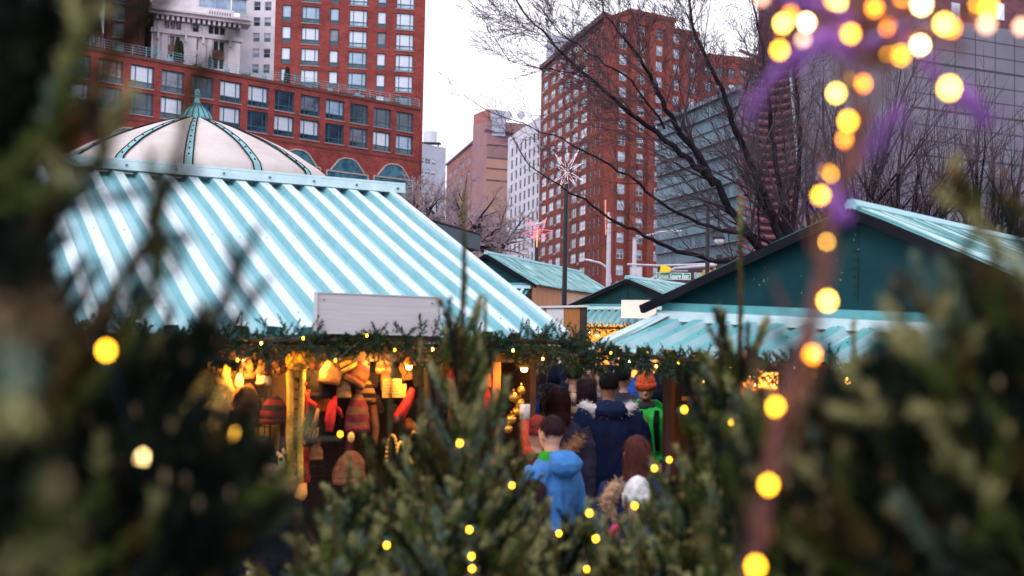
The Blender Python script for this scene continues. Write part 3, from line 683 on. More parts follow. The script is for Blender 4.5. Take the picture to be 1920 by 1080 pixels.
def corrugated(o, u, s, n, W, L, per=.21, h=.05, flip=False, skew=.5):
    """ribbed sheet: o top corner, u along the top, s unit down the slope, n outward"""
    m = MB(); k = int(math.ceil(W/per)); pr = []
    for i in range(k+1):
        b = i*per
        pr += [(b, 0), (b+per*.36, 0), (b+per*.46, h), (b+per*.86, h), (b+per*.96, 0)]
    pr = [(min(a, W), c) for a, c in pr if a <= W+1e-6]
    cl = 0
    nseg = 7; jr = random.Random(int(W*100)+k)
    jz = {}
    def J(a, l):
        key = (round(a, 3), round(l, 3))
        if key not in jz: jz[key] = (jr.gauss(0, .0022), jr.gauss(0, .007) if l > L*.99 else 0)
        return n*(jz[key][0] + .006*math.sin(a*1.3+l*2.1)) + s*jz[key][1]
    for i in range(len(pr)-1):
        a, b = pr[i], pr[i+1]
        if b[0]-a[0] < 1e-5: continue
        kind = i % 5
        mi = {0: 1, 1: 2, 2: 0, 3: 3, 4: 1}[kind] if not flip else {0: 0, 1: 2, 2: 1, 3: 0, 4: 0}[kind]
        for q in range(nseg):
            l0, l1 = L*q/nseg, L*(q+1)/nseg
            m.quad(o+u*a[0]+n*a[1]+s*l0+J(a[0], l0), o+u*b[0]+n*b[1]+s*l0+J(b[0], l0), o+u*b[0]+n*b[1]+s*l1+J(b[0], l1), o+u*a[0]+n*a[1]+s*l1+J(a[0], l1), mi)
        if kind == 2 and per > .15:
            for l_ in (L*.06, L*.5, L*.93):
                if jr.random() < .8: m.ball(o+u*((a[0]+b[0])/2)+n*(a[1]+.006)+s*(l_+jr.gauss(0, .01)), .008, 2, 2, 3) if False else m.ax(o+u*((a[0]+b[0])/2)+n*(a[1]+.004)+s*(l_+jr.gauss(0, .02)), u*.011, s*.011, n*.006, 2)
    return m
# ---------------- left stall
S_A = P(725, 350, 11.36); S_B = P(140, 300, 10.0)
u = V((S_A.x-S_B.x, S_A.y-S_B.y, 0)).normalized(); sh = V((u.y, -u.x, 0))
ztop = S_A.z; L_h = 3.42; zeav = 2.13
drop = ztop-.06-zeav; sl_ = (sh*L_h + V((0, 0, -drop))); Lsl = sl_.length; sl_ = sl_/Lsl; nn = u.cross(sl_); nn = nn if nn.z > 0 else -nn
Wd = 6.3; topL = S_A - u*Wd; topL.z = ztop-.08
eR = S_A + sh*L_h; eR.z = zeav; eL = eR - u*Wd
stall = empty('market_stall', V((eR.x-u.x*2, eR.y-u.y*2, 0)), 'large stall on the left with shade-striped aqua corrugated roof selling hats and animal scarves', 'market stall', 'market stalls')
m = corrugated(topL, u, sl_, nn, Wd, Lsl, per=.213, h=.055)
m.build('corrugated_roof', [mat('sky_lit_aqua_sheet', (.56, .68, .73), (.40, .56, .62), rough=.38, scale=2.2, spec=.6, sharp=(.28, .6), detail=12), AQ_M, AQ_S, mat('half_lit_aqua_sheet', (.42, .60, .66), (.32, .52, .58), rough=.36, scale=2.2, spec=.6, detail=12)], stall)  # pale crests and darker sides carry painted sky light
m = MB(); th = V((0, 0, 1))
b0 = topL - u*.15 + sh*.16; m.ax(b0+V((0, 0, .01)), u*(Wd+.28), sh*-.20, th*.075, 0); m.ax(b0+V((0, 0, .087)), u*(Wd+.28), sh*-.42, th*.02, 0)
for i in range(16): m.tube([b0+u*(.2+i*.42)+V((0, 0, .05)), b0+u*(.2+i*.42)+sh*.012+V((0, 0, .05))], .012, 6, 1)
m.build('flashing', [FLASH, AQ_D], stall)
m = MB(); m.ax(topL+u*(Wd-.03)+nn*-.03, u*.06, sl_*Lsl, nn*.10, 0); m.build('verge_trim', [FLASH], stall)
m = MB(); bt = topL - sh*3.6; bt.z = zeav
m.quad(topL, topL+u*Wd, bt+u*Wd, bt, 0); m.build('rear_roof', AQ_M, stall)
wm = MB(); zi = zeav-.12
inn = sh*-2.2
for (a, b) in ((eL+inn*.9, eR+inn*.9), (eR+inn*.9, eR+inn*.18)):
    a = V((a.x, a.y, 0)); b = V((b.x, b.y, 0)); d = b-a; wm.ax(a, d, V((d.y, -d.x, 0)).normalized()*.05, th*zi)
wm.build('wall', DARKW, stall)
for k in (.33, 6.2):
    q = eR - u*(k+.06) - sh*.22; pm_ = MB(); pm_.ax(V((q.x, q.y, 0)), u*-.06, sh*-.06, th*(zi+.02)); pm_.build('post', WOODO, stall)
m = MB(); q = eL - sh*.2; m.ax(V((q.x, q.y, zi-.06)), u*Wd, sh*-.08, th*.12); m.build('eave_beam', DARKW, stall)
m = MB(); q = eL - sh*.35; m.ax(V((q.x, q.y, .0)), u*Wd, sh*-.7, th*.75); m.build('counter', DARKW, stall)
m = MB()                                   # ceiling boards
q = eL - sh*.1; m.ax(V((q.x, q.y, zi)), u*(Wd-.1), sh*-2.0, th*.04); m.build('ceiling', WOODO, stall)
# blank board
bo = P(583, 554, 7.62); b2 = V(bo); 
bw_ = Plane(eL, eR); tA, zA = bw_.tz(582, 625); tB, zB = bw_.tz(815, 557)
m = MB(); m.ax(bw_.at(tA, zA, .05), bw_.u*(tB-tA), bw_.n*.035, th*(zB-zA), 0)
for a in (tA, tB-.008): m.ax(bw_.at(a, zA, .086), bw_.u*.008, bw_.n*.012, th*(zB-zA), 1)
for z in (zA, zB-.007): m.ax(bw_.at(tA+.008, z, .086), bw_.u*(tB-tA-.016), bw_.n*.005, th*.007, 1)
for a, z in ((tA+.05, zA+.05), (tB-.06, zA+.05), (tB-.06, zB-.05), (tA+.05, zB-.05)): m.ax(bw_.at(a, z, .0855), bw_.u*.008, bw_.n*.006, th*.008, 2)
m.build('sign_board', [mat('grey_weathered_board', (.50, .48, .51), (.42, .40, .44), rough=.8, scale=3, stretch=(1, 1, 30)), mat('board_rim', (.58, .57, .60)), DARKF], stall)

# ---------------- domed kiosk behind
dc = P(366, 300, 16.0); dc.z = 0; zb0 = P(366, 327, 16).z; sc_ = 16.3/FPX
kio = empty('domed_kiosk', V((dc.x, dc.y, gz(16))), 'round kiosk with a beige ribbed dome and verdigris lantern behind the left stall', 'kiosk')
prof = [(262, -44), (256, -20), (249, -7), (234, 5), (214, 18), (194, 31), (165, 46), (134, 60), (98, 75), (64, 87), (34, 96), (18, 102)]
pr = [(r*sc_, zb0+z*sc_) for r, z in prof]
nrib = 14; seg = nrib*6
m = MB(); vs = []
for r, z in pr:
    for j in range(seg):
        a = 2*math.pi*j/seg; ph = (j % 6)/6; bul = 1 + .018*math.sin(math.pi*ph)*(r/pr[0][0]); vs.append((dc.x+r*bul*math.cos(a), dc.y+r*bul*math.sin(a), z+.03*math.sin(math.pi*ph)))
m.add(vs, [(i*seg+j, i*seg+(j+1) % seg, (i+1)*seg+(j+1) % seg, (i+1)*seg+j) for i in range(len(pr)-1) for j in range(seg)])
m.build('dome', mat('beige_canvas', (.56, .50, .49), (.45, .39, .38), rough=.7, scale=1.6, bump=.15, bscale=5), kio, smooth=True)
VERD = mat('verdigris', (.17, .42, .46), (.08, .27, .32), rough=.55, scale=14, bump=.3)
for k in range(nrib):
    a = 2*math.pi*k/nrib; rd_ = V((math.cos(a), math.sin(a), 0)); tg = V((-math.sin(a), math.cos(a), 0)); m = MB()
    for i in range(len(pr)-1):
        (r0, z0), (r1, z1) = pr[i], pr[i+1]; w0, w1 = [.022+.030*(r/pr[0][0]) for r in (r0, r1)]
        A, B = V((dc.x, dc.y, z0+.02))+rd_*(r0+.02), V((dc.x, dc.y, z1+.02))+rd_*(r1+.02)
        m.quad(A-tg*w0, A+tg*w0, B+tg*w1, B-tg*w1, 0)
        for sg in (-1, 1): m.tube([A+tg*w0*sg, B+tg*w1*sg], .009, 5, 1)
        if 1 < i < 10: m.ball((A+B)/2+rd_*.01, .013, 6, 1, 4)
    m.build('rib', [mat('rib_verdigris', (.25, .46, .50), (.15, .35, .40), scale=8), RUB], kio)
la = MB(); lr = .232; z0 = zb0+92*sc_
n_ = 16; P2 = [(.24, 0), (.252, .02), (.255, .05), (.235, .10), (.19, .17), (.13, .225), (.075, .26), (.05, .30), (.035, .36), (.028, .40), (.045, .405), (.045, .42)]
la.lathe([(r*.92, z) for r, z in P2], (dc.x, dc.y, z0), 32, 0); lo = la.build('lantern', VERD, kio, smooth=True)
fb = MB(); fb.ball((dc.x, dc.y, z0+.455), (.04, .04, .045), 12, 0, 8); fb.tube([V((dc.x, dc.y, z0+.405)), V((dc.x, dc.y, z0+.43))], .035, 12); fb.build('finial', VERD, lo, smooth=True)
fb = MB()
for k in range(16):
    a = 2*math.pi*k/16; d = V((math.cos(a), math.sin(a), 0)); fb.tube([V((dc.x, dc.y, z0+z))+d*(r*.92+.004) for r, z in P2[2:8]], .008, 4)
fb.lathe([(.225, -.03), (.235, -.02), (.235, .0), (.2, .01)], (dc.x, dc.y, z0), 32); fb.build('seam', mat('dark_verdigris', (.03, .12, .15), scale=10), lo)
m = MB(); m.lathe([(pr[0][0]*.96, 0), (pr[0][0]*.96, pr[0][1]-.32)], (dc.x, dc.y, .28), 28); m.build('drum', AQ_D, kio)
# flat dark canopy edge beyond the left stall
m = MB(); a = P(775, 425, 15); b = P(900, 470, 17.5); a.z = 3.45; b.z = 3.45
cn = empty('flat_canopy', V((a.x, a.y, gz(15))), 'dark flat canopy edge sticking out behind the left stall roof', 'canopy')
d = b-a; m.ax(a, d, V((-d.y, d.x, 0)).normalized()*1.5, th*.22, 0); m.ax(a-V((0, 0, -.22)), d, V((-d.y, d.x, 0)).normalized()*1.5, th*.03, 1); m.build('roof_slab', [mat('slate_teal', (.05, .10, .13)), RUB], cn)
for t in (0.1, .9):
    q = a+d*t+V((-d.y, d.x, 0)).normalized()*.5; m = MB(); m.ax(V((q.x, q.y, .2)), V((.1, 0, 0)), V((0, .1, 0)), th*3.2); m.build('post', RUB, cn)

# ---------------- gabled stalls
def gable_stall(root, Lc, phi, half, rise, length, zbase, pent, pentdrop, per=.2, band=.16, wallm=PLY, over=.12, flip=False, overs=.15, walls=True, tilt=0.0, z0=0.0, pentw=None, roofper=.09, hip=False, chips=None):
    """Lc: left front corner in plan, ridge runs at azimuth phi away from the viewer"""
    r = V((math.sin(phi), math.cos(phi), 0)); uu = V((math.cos(phi), -math.sin(phi), -tilt))
    c = V((Lc.x, Lc.y, zbase)); ap = c + uu*half + V((0, 0, rise)); rc = c + uu*2*half
    gb_ = MB()
    gb_.add([c, rc, ap, c+r*.03, rc+r*.03, ap+r*.03], [(0, 1, 2), (5, 4, 3), (0, 3, 4, 1)])
    if chips: chips(gb_, c, rc, r, uu)
    gb_.build('gable', [GREEN, mat('bare_wood_chip', (.26, .23, .17))], root)
    sp_ = MB()
    sp_.ax(ap-uu*.006-V((0, 0, rise*.93)) - r*.006, uu*.006, r*.006, th*(rise*.85))
    for k in range(9): sp_.ax(ap-uu*.035-V((0, 0, rise*(.12+.09*k))) - r*.008, uu*.05, r*.008, th*.005)
    sp_.build('gable_seam', mat('seam_dark_teal', (.002, .020, .026)), root)
    # roof slopes
    for sg, a, b in ((-1, ap, c), (1, ap, rc)):
        d = b-a; dl = d.length; d = d/dl; n_ = r.cross(d); n_ = n_ if n_.z > 0 else -n_
        a_ = a - r*over + n_*.03
        mm = corrugated(a_, r, d, n_, length+over*2, dl+overs, per=roofper, h=.018)
        mm.build('roof_slope', [mat('aqua_weathered_lit', (.38, .56, .56), (.28, .46, .47), rough=.4, scale=5), mat('aqua_weathered_shade', (.28, .46, .47), (.20, .38, .40), rough=.4, scale=5), AQ_D, MATS['aqua_weathered_lit']], root)  # lit and shaded tones of one sheet, painted by rib face
        v_ = MB(); v_.ax(a_-n_*.07-r*.02, d*(dl+overs), r*.05, n_*.065, 0); v_.build('barge_board', RUB, root)
    rg = MB(); rg.tube([ap-r*over+V((0, 0, .045)), ap+r*(length+over)+V((0, 0, .045))], [.05, .05], 6, 0); rg.build('ridge_cap', AQ_M, root)
    # flashing band
    fb_ = MB(); fb_.ax(c-r*.05-V((0, 0, band)), uu*(2*half), r*.05, th*band*.55, 0); fb_.ax(c-r*.09-V((0, 0, band)), uu*(2*half), r*.039, th*band*.42, 0); fb_.ax(c-r*.03-V((0, 0, .45*band)), uu*2*half, r*.03, th*band*.44, 1); fb_.build('flashing', [FLASH, mat('flash_teal', (.10, .36, .40), (.07, .28, .32), rough=.3)], root)
    # pent roof
    w_ = pentw or 2*half
    d = -r*pent + V((0, 0, -pentdrop)); dl = d.length; d = d/dl; n_ = uu.cross(d); n_ = n_ if n_.z > 0 else -n_
    o_ = c - V((0, 0, band+.02)) - r*.02
    corrugated(o_, uu, d, n_, w_, dl, per=per, h=.06, flip=flip).build('pent_roof', [mat('pent_lit_aqua', (.44, .62, .67), (.30, .51, .57), rough=.36, scale=2.2, spec=.6, detail=12), mat('teal_rib_crest', (.13, .40, .43), (.09, .32, .35), rough=.35, scale=2.5, detail=12, spec=.6), mat('teal_rib_shade', (.03, .22, .25), rough=.35)], root)  # sheen and shade of the ribs painted as separate tones
    tr_ = MB(); tr_.ax(o_-uu*.05+n_*.03, uu*.10, d*dl, n_*.05)
    if hip: e_ = o_-r*(pent+.26)-uu*.02+V((0, 0, -pentdrop)); tr_.quad(o_+n_*.035+V((0, 0, .05)), o_+uu*.12+n_*.04+V((0, 0, .05)), o_+d*dl+uu*.02+n_*.03, e_+V((0, 0, .02))); tr_.quad(o_+n_*.03, o_+d*dl+n_*.03, e_+V((0, 0, -.01)), e_+V((0, 0, .02)))
    tr_.build('verge_trim', FLASH, root)
    # body
    zc = zbase-band-pentdrop*.2
    if walls:
        b_ = MB(); 
        for p0, dv in ((c, r*length), (rc, r*length), (c+r*length, uu*2*half)):
            dv = V((dv.x, dv.y, 0)); sd = V((dv.y, -dv.x, 0)).normalized(); b_.ax(V((p0.x, p0.y, z0)), dv, sd*.03, th*(zbase-z0-.02-(tilt*2*half if p0 is rc else 0)), 0)
        b_.build('wall', wallm, root)
    e0 = c - r*pent*.12; 
    for t_ in (0.03, .33, .66, .96):
        q = e0 + uu*(w_*t_); m_ = MB(); m_.ax(V((q.x, q.y, z0)), V((uu.x, uu.y, 0))*.05, r*.05, th*(zbase-band-pentdrop-z0+.06-tilt*w_*t_)); m_.build('post', mat('plum_post', (.07, .035, .03)) if hip else WOODO, root)
    return c, uu, r, ap, rc
# right stall
Lc = P(1245, 567, 9.5); phi = R(42)
rs = empty('market_stall', V((Lc.x+1.3, Lc.y-.9, 0)), 'big green gabled stall on the right with a shade-striped aqua pent roof and lit counter', 'market stall', 'market stalls')
def chipfn(ch, c, rc, r, uu):
    rg_ = random.Random(3); gpl = Plane(c, rc)
    for k in range(22):
        x, y = rg_.choice([(1577, 430), (1560, 535), (1575, 520), (1440, 480), (1432, 525), (1600, 470), (1596, 405), (1500, 520), (1598, 450)])
        p = gpl.hit(x+rg_.gauss(0, 5), y+rg_.gauss(0, 12)); s_ = rg_.uniform(.003, .010)
        ch.ax(p - r*.006, uu*s_, r*.003, V((0, 0, 1))*s_*rg_.uniform(1, 2.5), 1)
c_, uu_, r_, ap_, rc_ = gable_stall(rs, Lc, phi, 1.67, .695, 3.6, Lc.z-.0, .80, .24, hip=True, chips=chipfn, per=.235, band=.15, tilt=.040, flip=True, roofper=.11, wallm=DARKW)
eL_ = c_ - r_*.80; zE = c_.z-.17-.235
# lit counter: back wall with shelves
bk = MB(); q = c_ + r_*.6; q.z = 0; bk.ax(q, V((uu_.x, uu_.y, 0))*3.2, r_*.05, th*2.2); bk.build('back_panel', mat('pine_board', (.62, .33, .12), (.5, .25, .08), scale=3, stretch=(1, 1, 6)), rs)
ct = MB(); q = c_ - r_*.45; q.z = .85; ct.ax(q, V((uu_.x, uu_.y, 0))*3.2, r_*.6, th*.06); q.z = 0; ct.ax(q+r_*.04, V((uu_.x, uu_.y, 0))*3.2, r_*.04, th*.85); ct.build('counter', WOODO, rs)
bm_ = MB(); q = c_ - r_*.55; bm_.ax(V((q.x, q.y, zE+.02)), uu_*3.2, r_*.06, th*.06); bm_.build('eave_beam', mat('plum_beam', (.09, .045, .06)), rs)
# partition posts seen between garland and counter
for px, wd_, mt in ((1490, .10, WOODO), (1618, .16, mat('plum_corrugated', (.16, .10, .15), (.07, .04, .07), wave=(14, 0, 'X')))):
    pl_ = Plane(c_-r_*.5, c_-r_*.5+uu_*3); t_, z_ = pl_.tz(px, 760); m = MB(); m.ax(pl_.at(t_, 0), pl_.u*wd_, pl_.n*.1, th*(zE-.10)); m.build('post', mt, rs)
# mid left stall
def ridge_stall(label, apx, D, phi, half, rise, length, **k):
    ap = P(*apx, D); uu = V((math.cos(phi), -math.sin(phi), 0)); c = ap - uu*half - V((0, 0, rise))
    root = empty('market_stall', V((ap.x, ap.y, gz(ap.y))), label, 'market stall', 'market stalls')
    return root, gable_stall(root, c, phi, half, rise, length, c.z, z0=gz(ap.y), **k)
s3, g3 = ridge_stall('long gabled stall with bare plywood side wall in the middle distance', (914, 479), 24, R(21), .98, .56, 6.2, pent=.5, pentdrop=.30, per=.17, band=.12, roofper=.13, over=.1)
c3, u3, r3, a3, rc3 = g3
bt_ = MB(); w3 = Plane(rc3, rc3+r3)
for t_ in (2.0, 3.4, 4.9): bt_.ax(w3.at(t_, gz(24), .002), w3.u*.03, w3.n*.02, th*2.3)
bt_.build('wall_batten', RUB, s3)
pnl = MB(); pnl.ax(w3.at(1.9, gz(24), .031), w3.u*3.9, w3.n*.01, th*(rc3.z-gz(24)-.1)); pnl.build('pale_panel', PLY2, s3)
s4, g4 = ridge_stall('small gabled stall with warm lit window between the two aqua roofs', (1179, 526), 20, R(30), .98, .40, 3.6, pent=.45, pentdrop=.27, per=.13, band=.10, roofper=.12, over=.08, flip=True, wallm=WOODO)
c4, u4, r4, a4, rc4 = g4
p4 = Plane(c4-r4*.1, c4-r4*.1+u4)
t_, z_ = p4.tz(1190, 598); t2_, z2_ = p4.tz(1240, 565); m = MB(); m.ax(p4.at(t_, z_, .52), p4.u*.62, p4.n*.03, th*(z2_-z_)); m.build('white_board', mat('clean_white_board', (.8, .79, .82), (.74, .73, .76)), s4)
bx_ = MB(); q = p4.at(.1, gz(20), .0); bx_.ax(q, p4.u*1.6, p4.n*.03, th*(c4.z-gz(20)-.2)); bx_.build('lit_display', glow('lit_display_amber', (1, .45, .08), .55), s4)
# wooden hoarding in front
hd = empty('timber_hoarding', V((P(1060, 640, 18).x, 18, gz(18))), 'orange and white panelled hoarding below the plywood stall', 'hoarding')
hp = Plane(P(985, 640, 18.6), P(1101, 640, 17.4)); zt_ = hp.tz(1060, 577)[1]
for i, (a, b, mm) in enumerate(((985, 1028, WOODO), (1028, 1060.5, mat('clean_white_board', (.8, .79, .82))), (1060.5, 1091, WOODO), (1091, 1101, DARKW))):
    ta, tb = hp.tz(a, 600)[0], hp.tz(b, 600)[0]; m = MB(); m.ax(hp.at(ta, gz(18)), hp.u*(tb-ta-.005), hp.n*.04, th*(zt_-gz(18))); m.build('panel', mm, hd)
m = MB(); m.ax(hp.at(-.02, zt_, -.02), hp.u*(hp.L+.04), hp.n*.09, th*.03); m.build('top_rail', mat('clean_white_board', (.8, .79, .82)), hd)

# ---------------- garlands
FIR = [mat('fir_green', (.028, .075, .028), (.008, .030, .016), rough=.6, scale=20, spec=.12), mat('fir_blue_green', (.022, .075, .055), (.008, .038, .034), rough=.6, scale=20, spec=.12), mat('twig_brown', (.07, .04, .02), rough=.8, scale=20)]
BULB = [glow('bulb_amber', (1, .40, .012), 15), glow('bulb_warm', (1, .50, .06), 21), glow('bulb_white_gold', (1, .66, .26), 26), glow('bulb_orange', (1, .24, .006), 11), glow('bulb_pale_rose', (1, .50, .30), 5)]
SOCK = mat('teal_socket', (.02, .16, .17), (.01, .1, .11), rough=.5)
WIRE = mat('green_wire', (.006, .03, .03), rough=.5)
def garland(label, pts, dens=62, rad=.17, nb_=16, seed=1, thick=1.0, bulbs=True, ends=None):
    rg = random.Random(seed); mid = pts[len(pts)//2]
    root = empty('fir_garland', V(mid)-V((0, 0, .2)), label, 'garland', 'fir garlands along the eaves')
    nb = NB(seed); seglen = [(pts[i+1]-pts[i]).length for i in range(len(pts)-1)]; tot = sum(seglen)
    def at(t):
        for i, s_ in enumerate(seglen):
            if t <= s_ or i == len(seglen)-1: return pts[i]+(pts[i+1]-pts[i])*(t/s_), (pts[i+1]-pts[i]).normalized()
            t -= s_
    n = int(tot*dens*4)
    for i in range(n):
        p, d = at(rg.random()*tot); k = 1+.35*math.sin(p.x*5.1+p.y*3)+.2*math.sin(p.x*13)
        a = rg.random()*6.28; e1 = d.cross(V((0, 0, 1))).normalized(); o = e1*math.cos(a)+V((0, 0, 1))*math.sin(a)
        p = p + o*rg.random()*.05*thick + V((0, 0, -.03)); q = p + (o*rg.uniform(.5, 1.0)+d*rg.uniform(-.9, .9)+V((0, 0, rg.uniform(-.2, .15)))).normalized()*rad*rg.uniform(.5, 1)*k
        nb.shoot(p, q, 62, .026, .0055, .95, mi=rg.choice([0, 0, 1]), wood=(.0025, 2))
    nb.mb.tube(pts, .02, 6, 2)
    nb.build('foliage', FIR, root)
    if bulbs:
        wp = []
        for i in range(int(tot*4.5)+1):
            p, d = at(tot*i/(int(tot*4.5)+1)+.02); p = p + V((rg.uniform(-.05, .05), -rg.uniform(.06, .14), rg.uniform(-.17, .03))); wp.append(p)
        wr = MB(); wr.tube(wp, .0035, 4); wr.build('wire', WIRE, root)
        for p in wp[:90]:
            m = MB(); m.ball(p, (.0065, .0065, .009), 8, 0, 6); m.tube([p+V((0, 0, .009)), p+V((0, 0, .028))], .005, 6, 1); m.build('bulb', [rg.choice(BULB[:3]), SOCK], root)
    return root
off = V((0, 0, -.03)) + sh*.05
gpts = [eR - u*4.8 + off, eR - u*3.6 + off, eR-u*2.4+off+V((0, 0, -.03)), eR-u*1.2+off, eR+off]
garland('thick fir garland with fairy lights along the eave of the big left stall', gpts, seed=2)
e2 = eL_ ; e2 = V((e2.x, e2.y, zE-.0))
mid = (eR+e2)/2
garland('sagging fir garland strung across the passage between the left and right stalls', [eR+off, mid+V((0, 0, -.05)), e2+V((-.02, -.05, -.02))], dens=60, seed=3, thick=1.8, rad=.14, bulbs=False)
garland('fir garland along the pent roof eave of the right stall', [e2+V((0, -.06, -.01))+uu_*(.8*k) for k in range(5)], seed=4, dens=50, rad=.14)
g4p = [c4 - r4*.5 - V((0, 0, .42)) + u4*x for x in (0, .6, 1.2, 1.9)]
garland('short fir garland under the small middle stall roof', g4p, seed=5, dens=22, rad=.16)
# ================================================================== GOODS ON THE LEFT STALL
def gl_(n, c, **k): return mat(n, c, tuple(x*.55 for x in c), rough=.9, scale=k.pop('scale', 40), bump=k.pop('bump', .6), **k)
WOOL = {n: gl_('wool_'+n, c) for n, c in dict(cream=(.72, .60, .38), yellow=(.80, .52, .12), red=(.62, .02, .03), maroon=(.14, .012, .025), brown=(.16, .07, .03), tan=(.42, .22, .09), black=(.015, .013, .018), grey=(.2, .18, .19), orange=(.65, .18, .03), navy=(.02, .025, .06), white=(.75, .72, .70)).items()}
GPL = Plane(eL - sh*.30, eR - sh*.30)
def gp_(px, py, o=0.0):
    t, z = GPL.tz(px, py); return GPL.at(t, z, o)
GU, GN = GPL.u, GPL.n
def frame(p): return Matrix.Translation(p) @ Matrix((GU, -GN, V((0, 0, 1)))).transposed().to_4x4()
def obj_local(name, mb, mats, root, M, smooth=True):
    mb2 = MB(); mb2.v = [tuple(M @ V(v)) for v in mb.v]; mb2.f = mb.f; mb2.m = mb.m
    return mb2.build(name, mats, root, smooth)
# wire racks
for k, (a, b, c, d, lb) in enumerate(((425, 520, 690, 900, 'black wire grid rack behind the hats left of the giraffe scarf'), (548, 700, 690, 900, 'black wire grid rack behind the red mittens and dark scarves'), (270, 400, 680, 880, 'black wire grid rack at the dark left end of the stall'))):
    t0_, z0_ = GPL.tz(a, d); t1_, z1_ = GPL.tz(b, c); m = MB(); n = 9
    for i in range(n): m.tube([GPL.at(t0_+(t1_-t0_)*i/(n-1), z0_, -.12), GPL.at(t0_+(t1_-t0_)*i/(n-1), z1_, -.12)], .004, 4)
    nz = int((z1_-z0_)/.065)
    for i in range(nz): m.tube([GPL.at(t0_, z0_+i*.065, -.125), GPL.at(t1_, z0_+i*.065, -.125)], .004, 4)
    for t_ in (t0_, t1_): m.tube([GPL.at(t_, .75, -.13), GPL.at(t_, z1_, -.13)], .008, 5)
    tag(m.build('grid_rack', BLACKM), lb, 'rack', 'wire racks on the left stall')
pb_ = MB(); t0_, z0_ = GPL.tz(420, 905); t1_, z1_ = GPL.tz(600, 700); pb_.ax(GPL.at(t0_, z0_, -.42), GPL.u*(t1_-t0_), GPL.n*.02, th*(z1_-z0_)); 
tag(pb_.build('display_board', mat('cream_board', (.55, .42, .22), (.45, .33, .16))), 'cream backing board glowing behind the wire rack and giraffe scarf', 'board')
def beanie(px, py, wpx, hpx, col, label, kind='knit_hat', tilt=0, flaps=False, pom=False, stripes=None, o=.05, col2=None):
    p = gp_(px, py, o); s_ = (p-CAM).length/FPX; w_, h_ = wpx*s_/2, hpx*s_
    M = frame(p) @ Matrix.Rotation(R(tilt), 4, 'Y')
    root = empty(kind, p, label, 'hat', 'hats hanging on the left stall')
    m = MB(); pr = [(w_*.97, -h_*.5), (w_*1.02, -h_*.42), (w_*1.03, -h_*.25), (w_*.97, -h_*.05), (w_*.85, h_*.15), (w_*.62, h_*.33), (w_*.32, h_*.46), (w_*.06, h_*.5)]
    fine = []
    for i in range(len(pr)-1):
        for k in range(3): fine.append((pr[i][0]+(pr[i+1][0]-pr[i][0])*k/3, pr[i][1]+(pr[i+1][1]-pr[i][1])*k/3))
    fine.append(pr[-1]); m.loft([(0, 0, z, r, r*.6) for r, z in fine], 36, 0)
    sd_ = px*.37; flop = rnd.uniform(-.35, .35)
    for i, v in enumerate(m.v):
        a = math.atan2(v[1], v[0]); kz = max(0, v[2]/h_+.1); f = 1+.035*math.sin(a*12)+.16*noise.noise(V((v[0]*22+sd_, v[1]*22, v[2]*22)))
        m.v[i] = (v[0]*f+flop*kz*kz*w_*1.6, v[1]*f, v[2]-abs(flop)*kz*kz*h_*.35)
    if stripes:
        for i in range(len(m.f)): 
            if (i//36//3) % 2: m.m[i] = 1
    obj_local('crown', m, [WOOL[col], WOOL[stripes or col]], root, M)
    m = MB(); m.loft([(0, 0, -h_*.52, w_*.99, w_*.62), (0, 0, -h_*.52, w_*1.06, w_*.68), (0, 0, -h_*.34, w_*1.06, w_*.68), (0, 0, -h_*.34, w_*1.0, w_*.62)], 18); obj_local('brim', m, WOOL[col2 or col], root, M)
    if flaps:
        for sg in (-1, 1):
            m = MB(); m.loft([(sg*w_*.62, -.0, -h_*.45, w_*.42, .02), (sg*w_*.66, 0, -h_*.75, w_*.36, .02), (sg*w_*.68, 0, -h_*1.0, w_*.12, .015)], 10); f = obj_local('ear_flap', m, WOOL[col], root, M)
            m = MB(); m.tube([V((sg*w_*.68, 0, -h_*.98)), V((sg*w_*.7, 0, -h_*1.4))], .006, 5); obj_local('tie_cord', m, WOOL[col], f, M)
    if pom:
        nb = NB(int(px)); c = M @ V((0, 0, h_*.55))
        for i in range(160):
            d = V(nb.rng.normal(size=3)).normalized(); nb.shoot(c, c+d*.001, 1, .04, .006, .1); nb.tri[-1][0][2] = np.array(c+d*.04)
        nb.build('pompom', [WOOL[col2 or col]], root)
    return root
beanie(393, 726, 84, 78, 'yellow', 'bright yellow hat with pointed ear flaps, largest and brightest on the left stall', 'earflap_hat', tilt=22, flaps=True, o=.10)
beanie(490, 706, 26, 26, 'cream', 'small cream hat hanging right of the wire rack top', tilt=0)
beanie(445, 712, 16, 24, 'cream', 'tiny cream hat hanging between the yellow hat and the cream one')
beanie(428, 694, 16, 26, 'yellow', 'narrow yellow cap peeking out behind the yellow earflap hat', o=-.05)
beanie(492, 684, 26, 36, 'brown', 'brown speckled beanie hanging just under the garland', tilt=12)
beanie(512, 676, 34, 50, 'brown', 'brown and tan striped beanie against the giraffe scarf', tilt=-24, stripes='tan')
beanie(510, 766, 50, 52, 'maroon', 'dark red striped knit hat left of the giraffe scarf', stripes='black')
beanie(618, 694, 44, 50, 'tan', 'tan cable knit beanie right of the giraffe head', tilt=10, col2='brown')
beanie(640, 672, 44, 40, 'yellow', 'yellow striped knit cap tucked into the garland', tilt=-30, stripes='black')
beanie(668, 690, 50, 62, 'brown', 'dark brown ribbed beanie leaning to the right', tilt=28, stripes='maroon')
beanie(590, 672, 34, 34, 'black', 'black knit hat between the giraffe head and the tan beanie', o=-.06)
beanie(604, 715, 44, 60, 'black', 'black hood hanging below the tan beanie', o=-.05)
beanie(665, 772, 46, 70, 'maroon', 'dark maroon ribbed hat hanging beside the red mitten', stripes='brown')
beanie(640, 727, 28, 34, 'tan', 'small tan hat hanging under the striped cap')
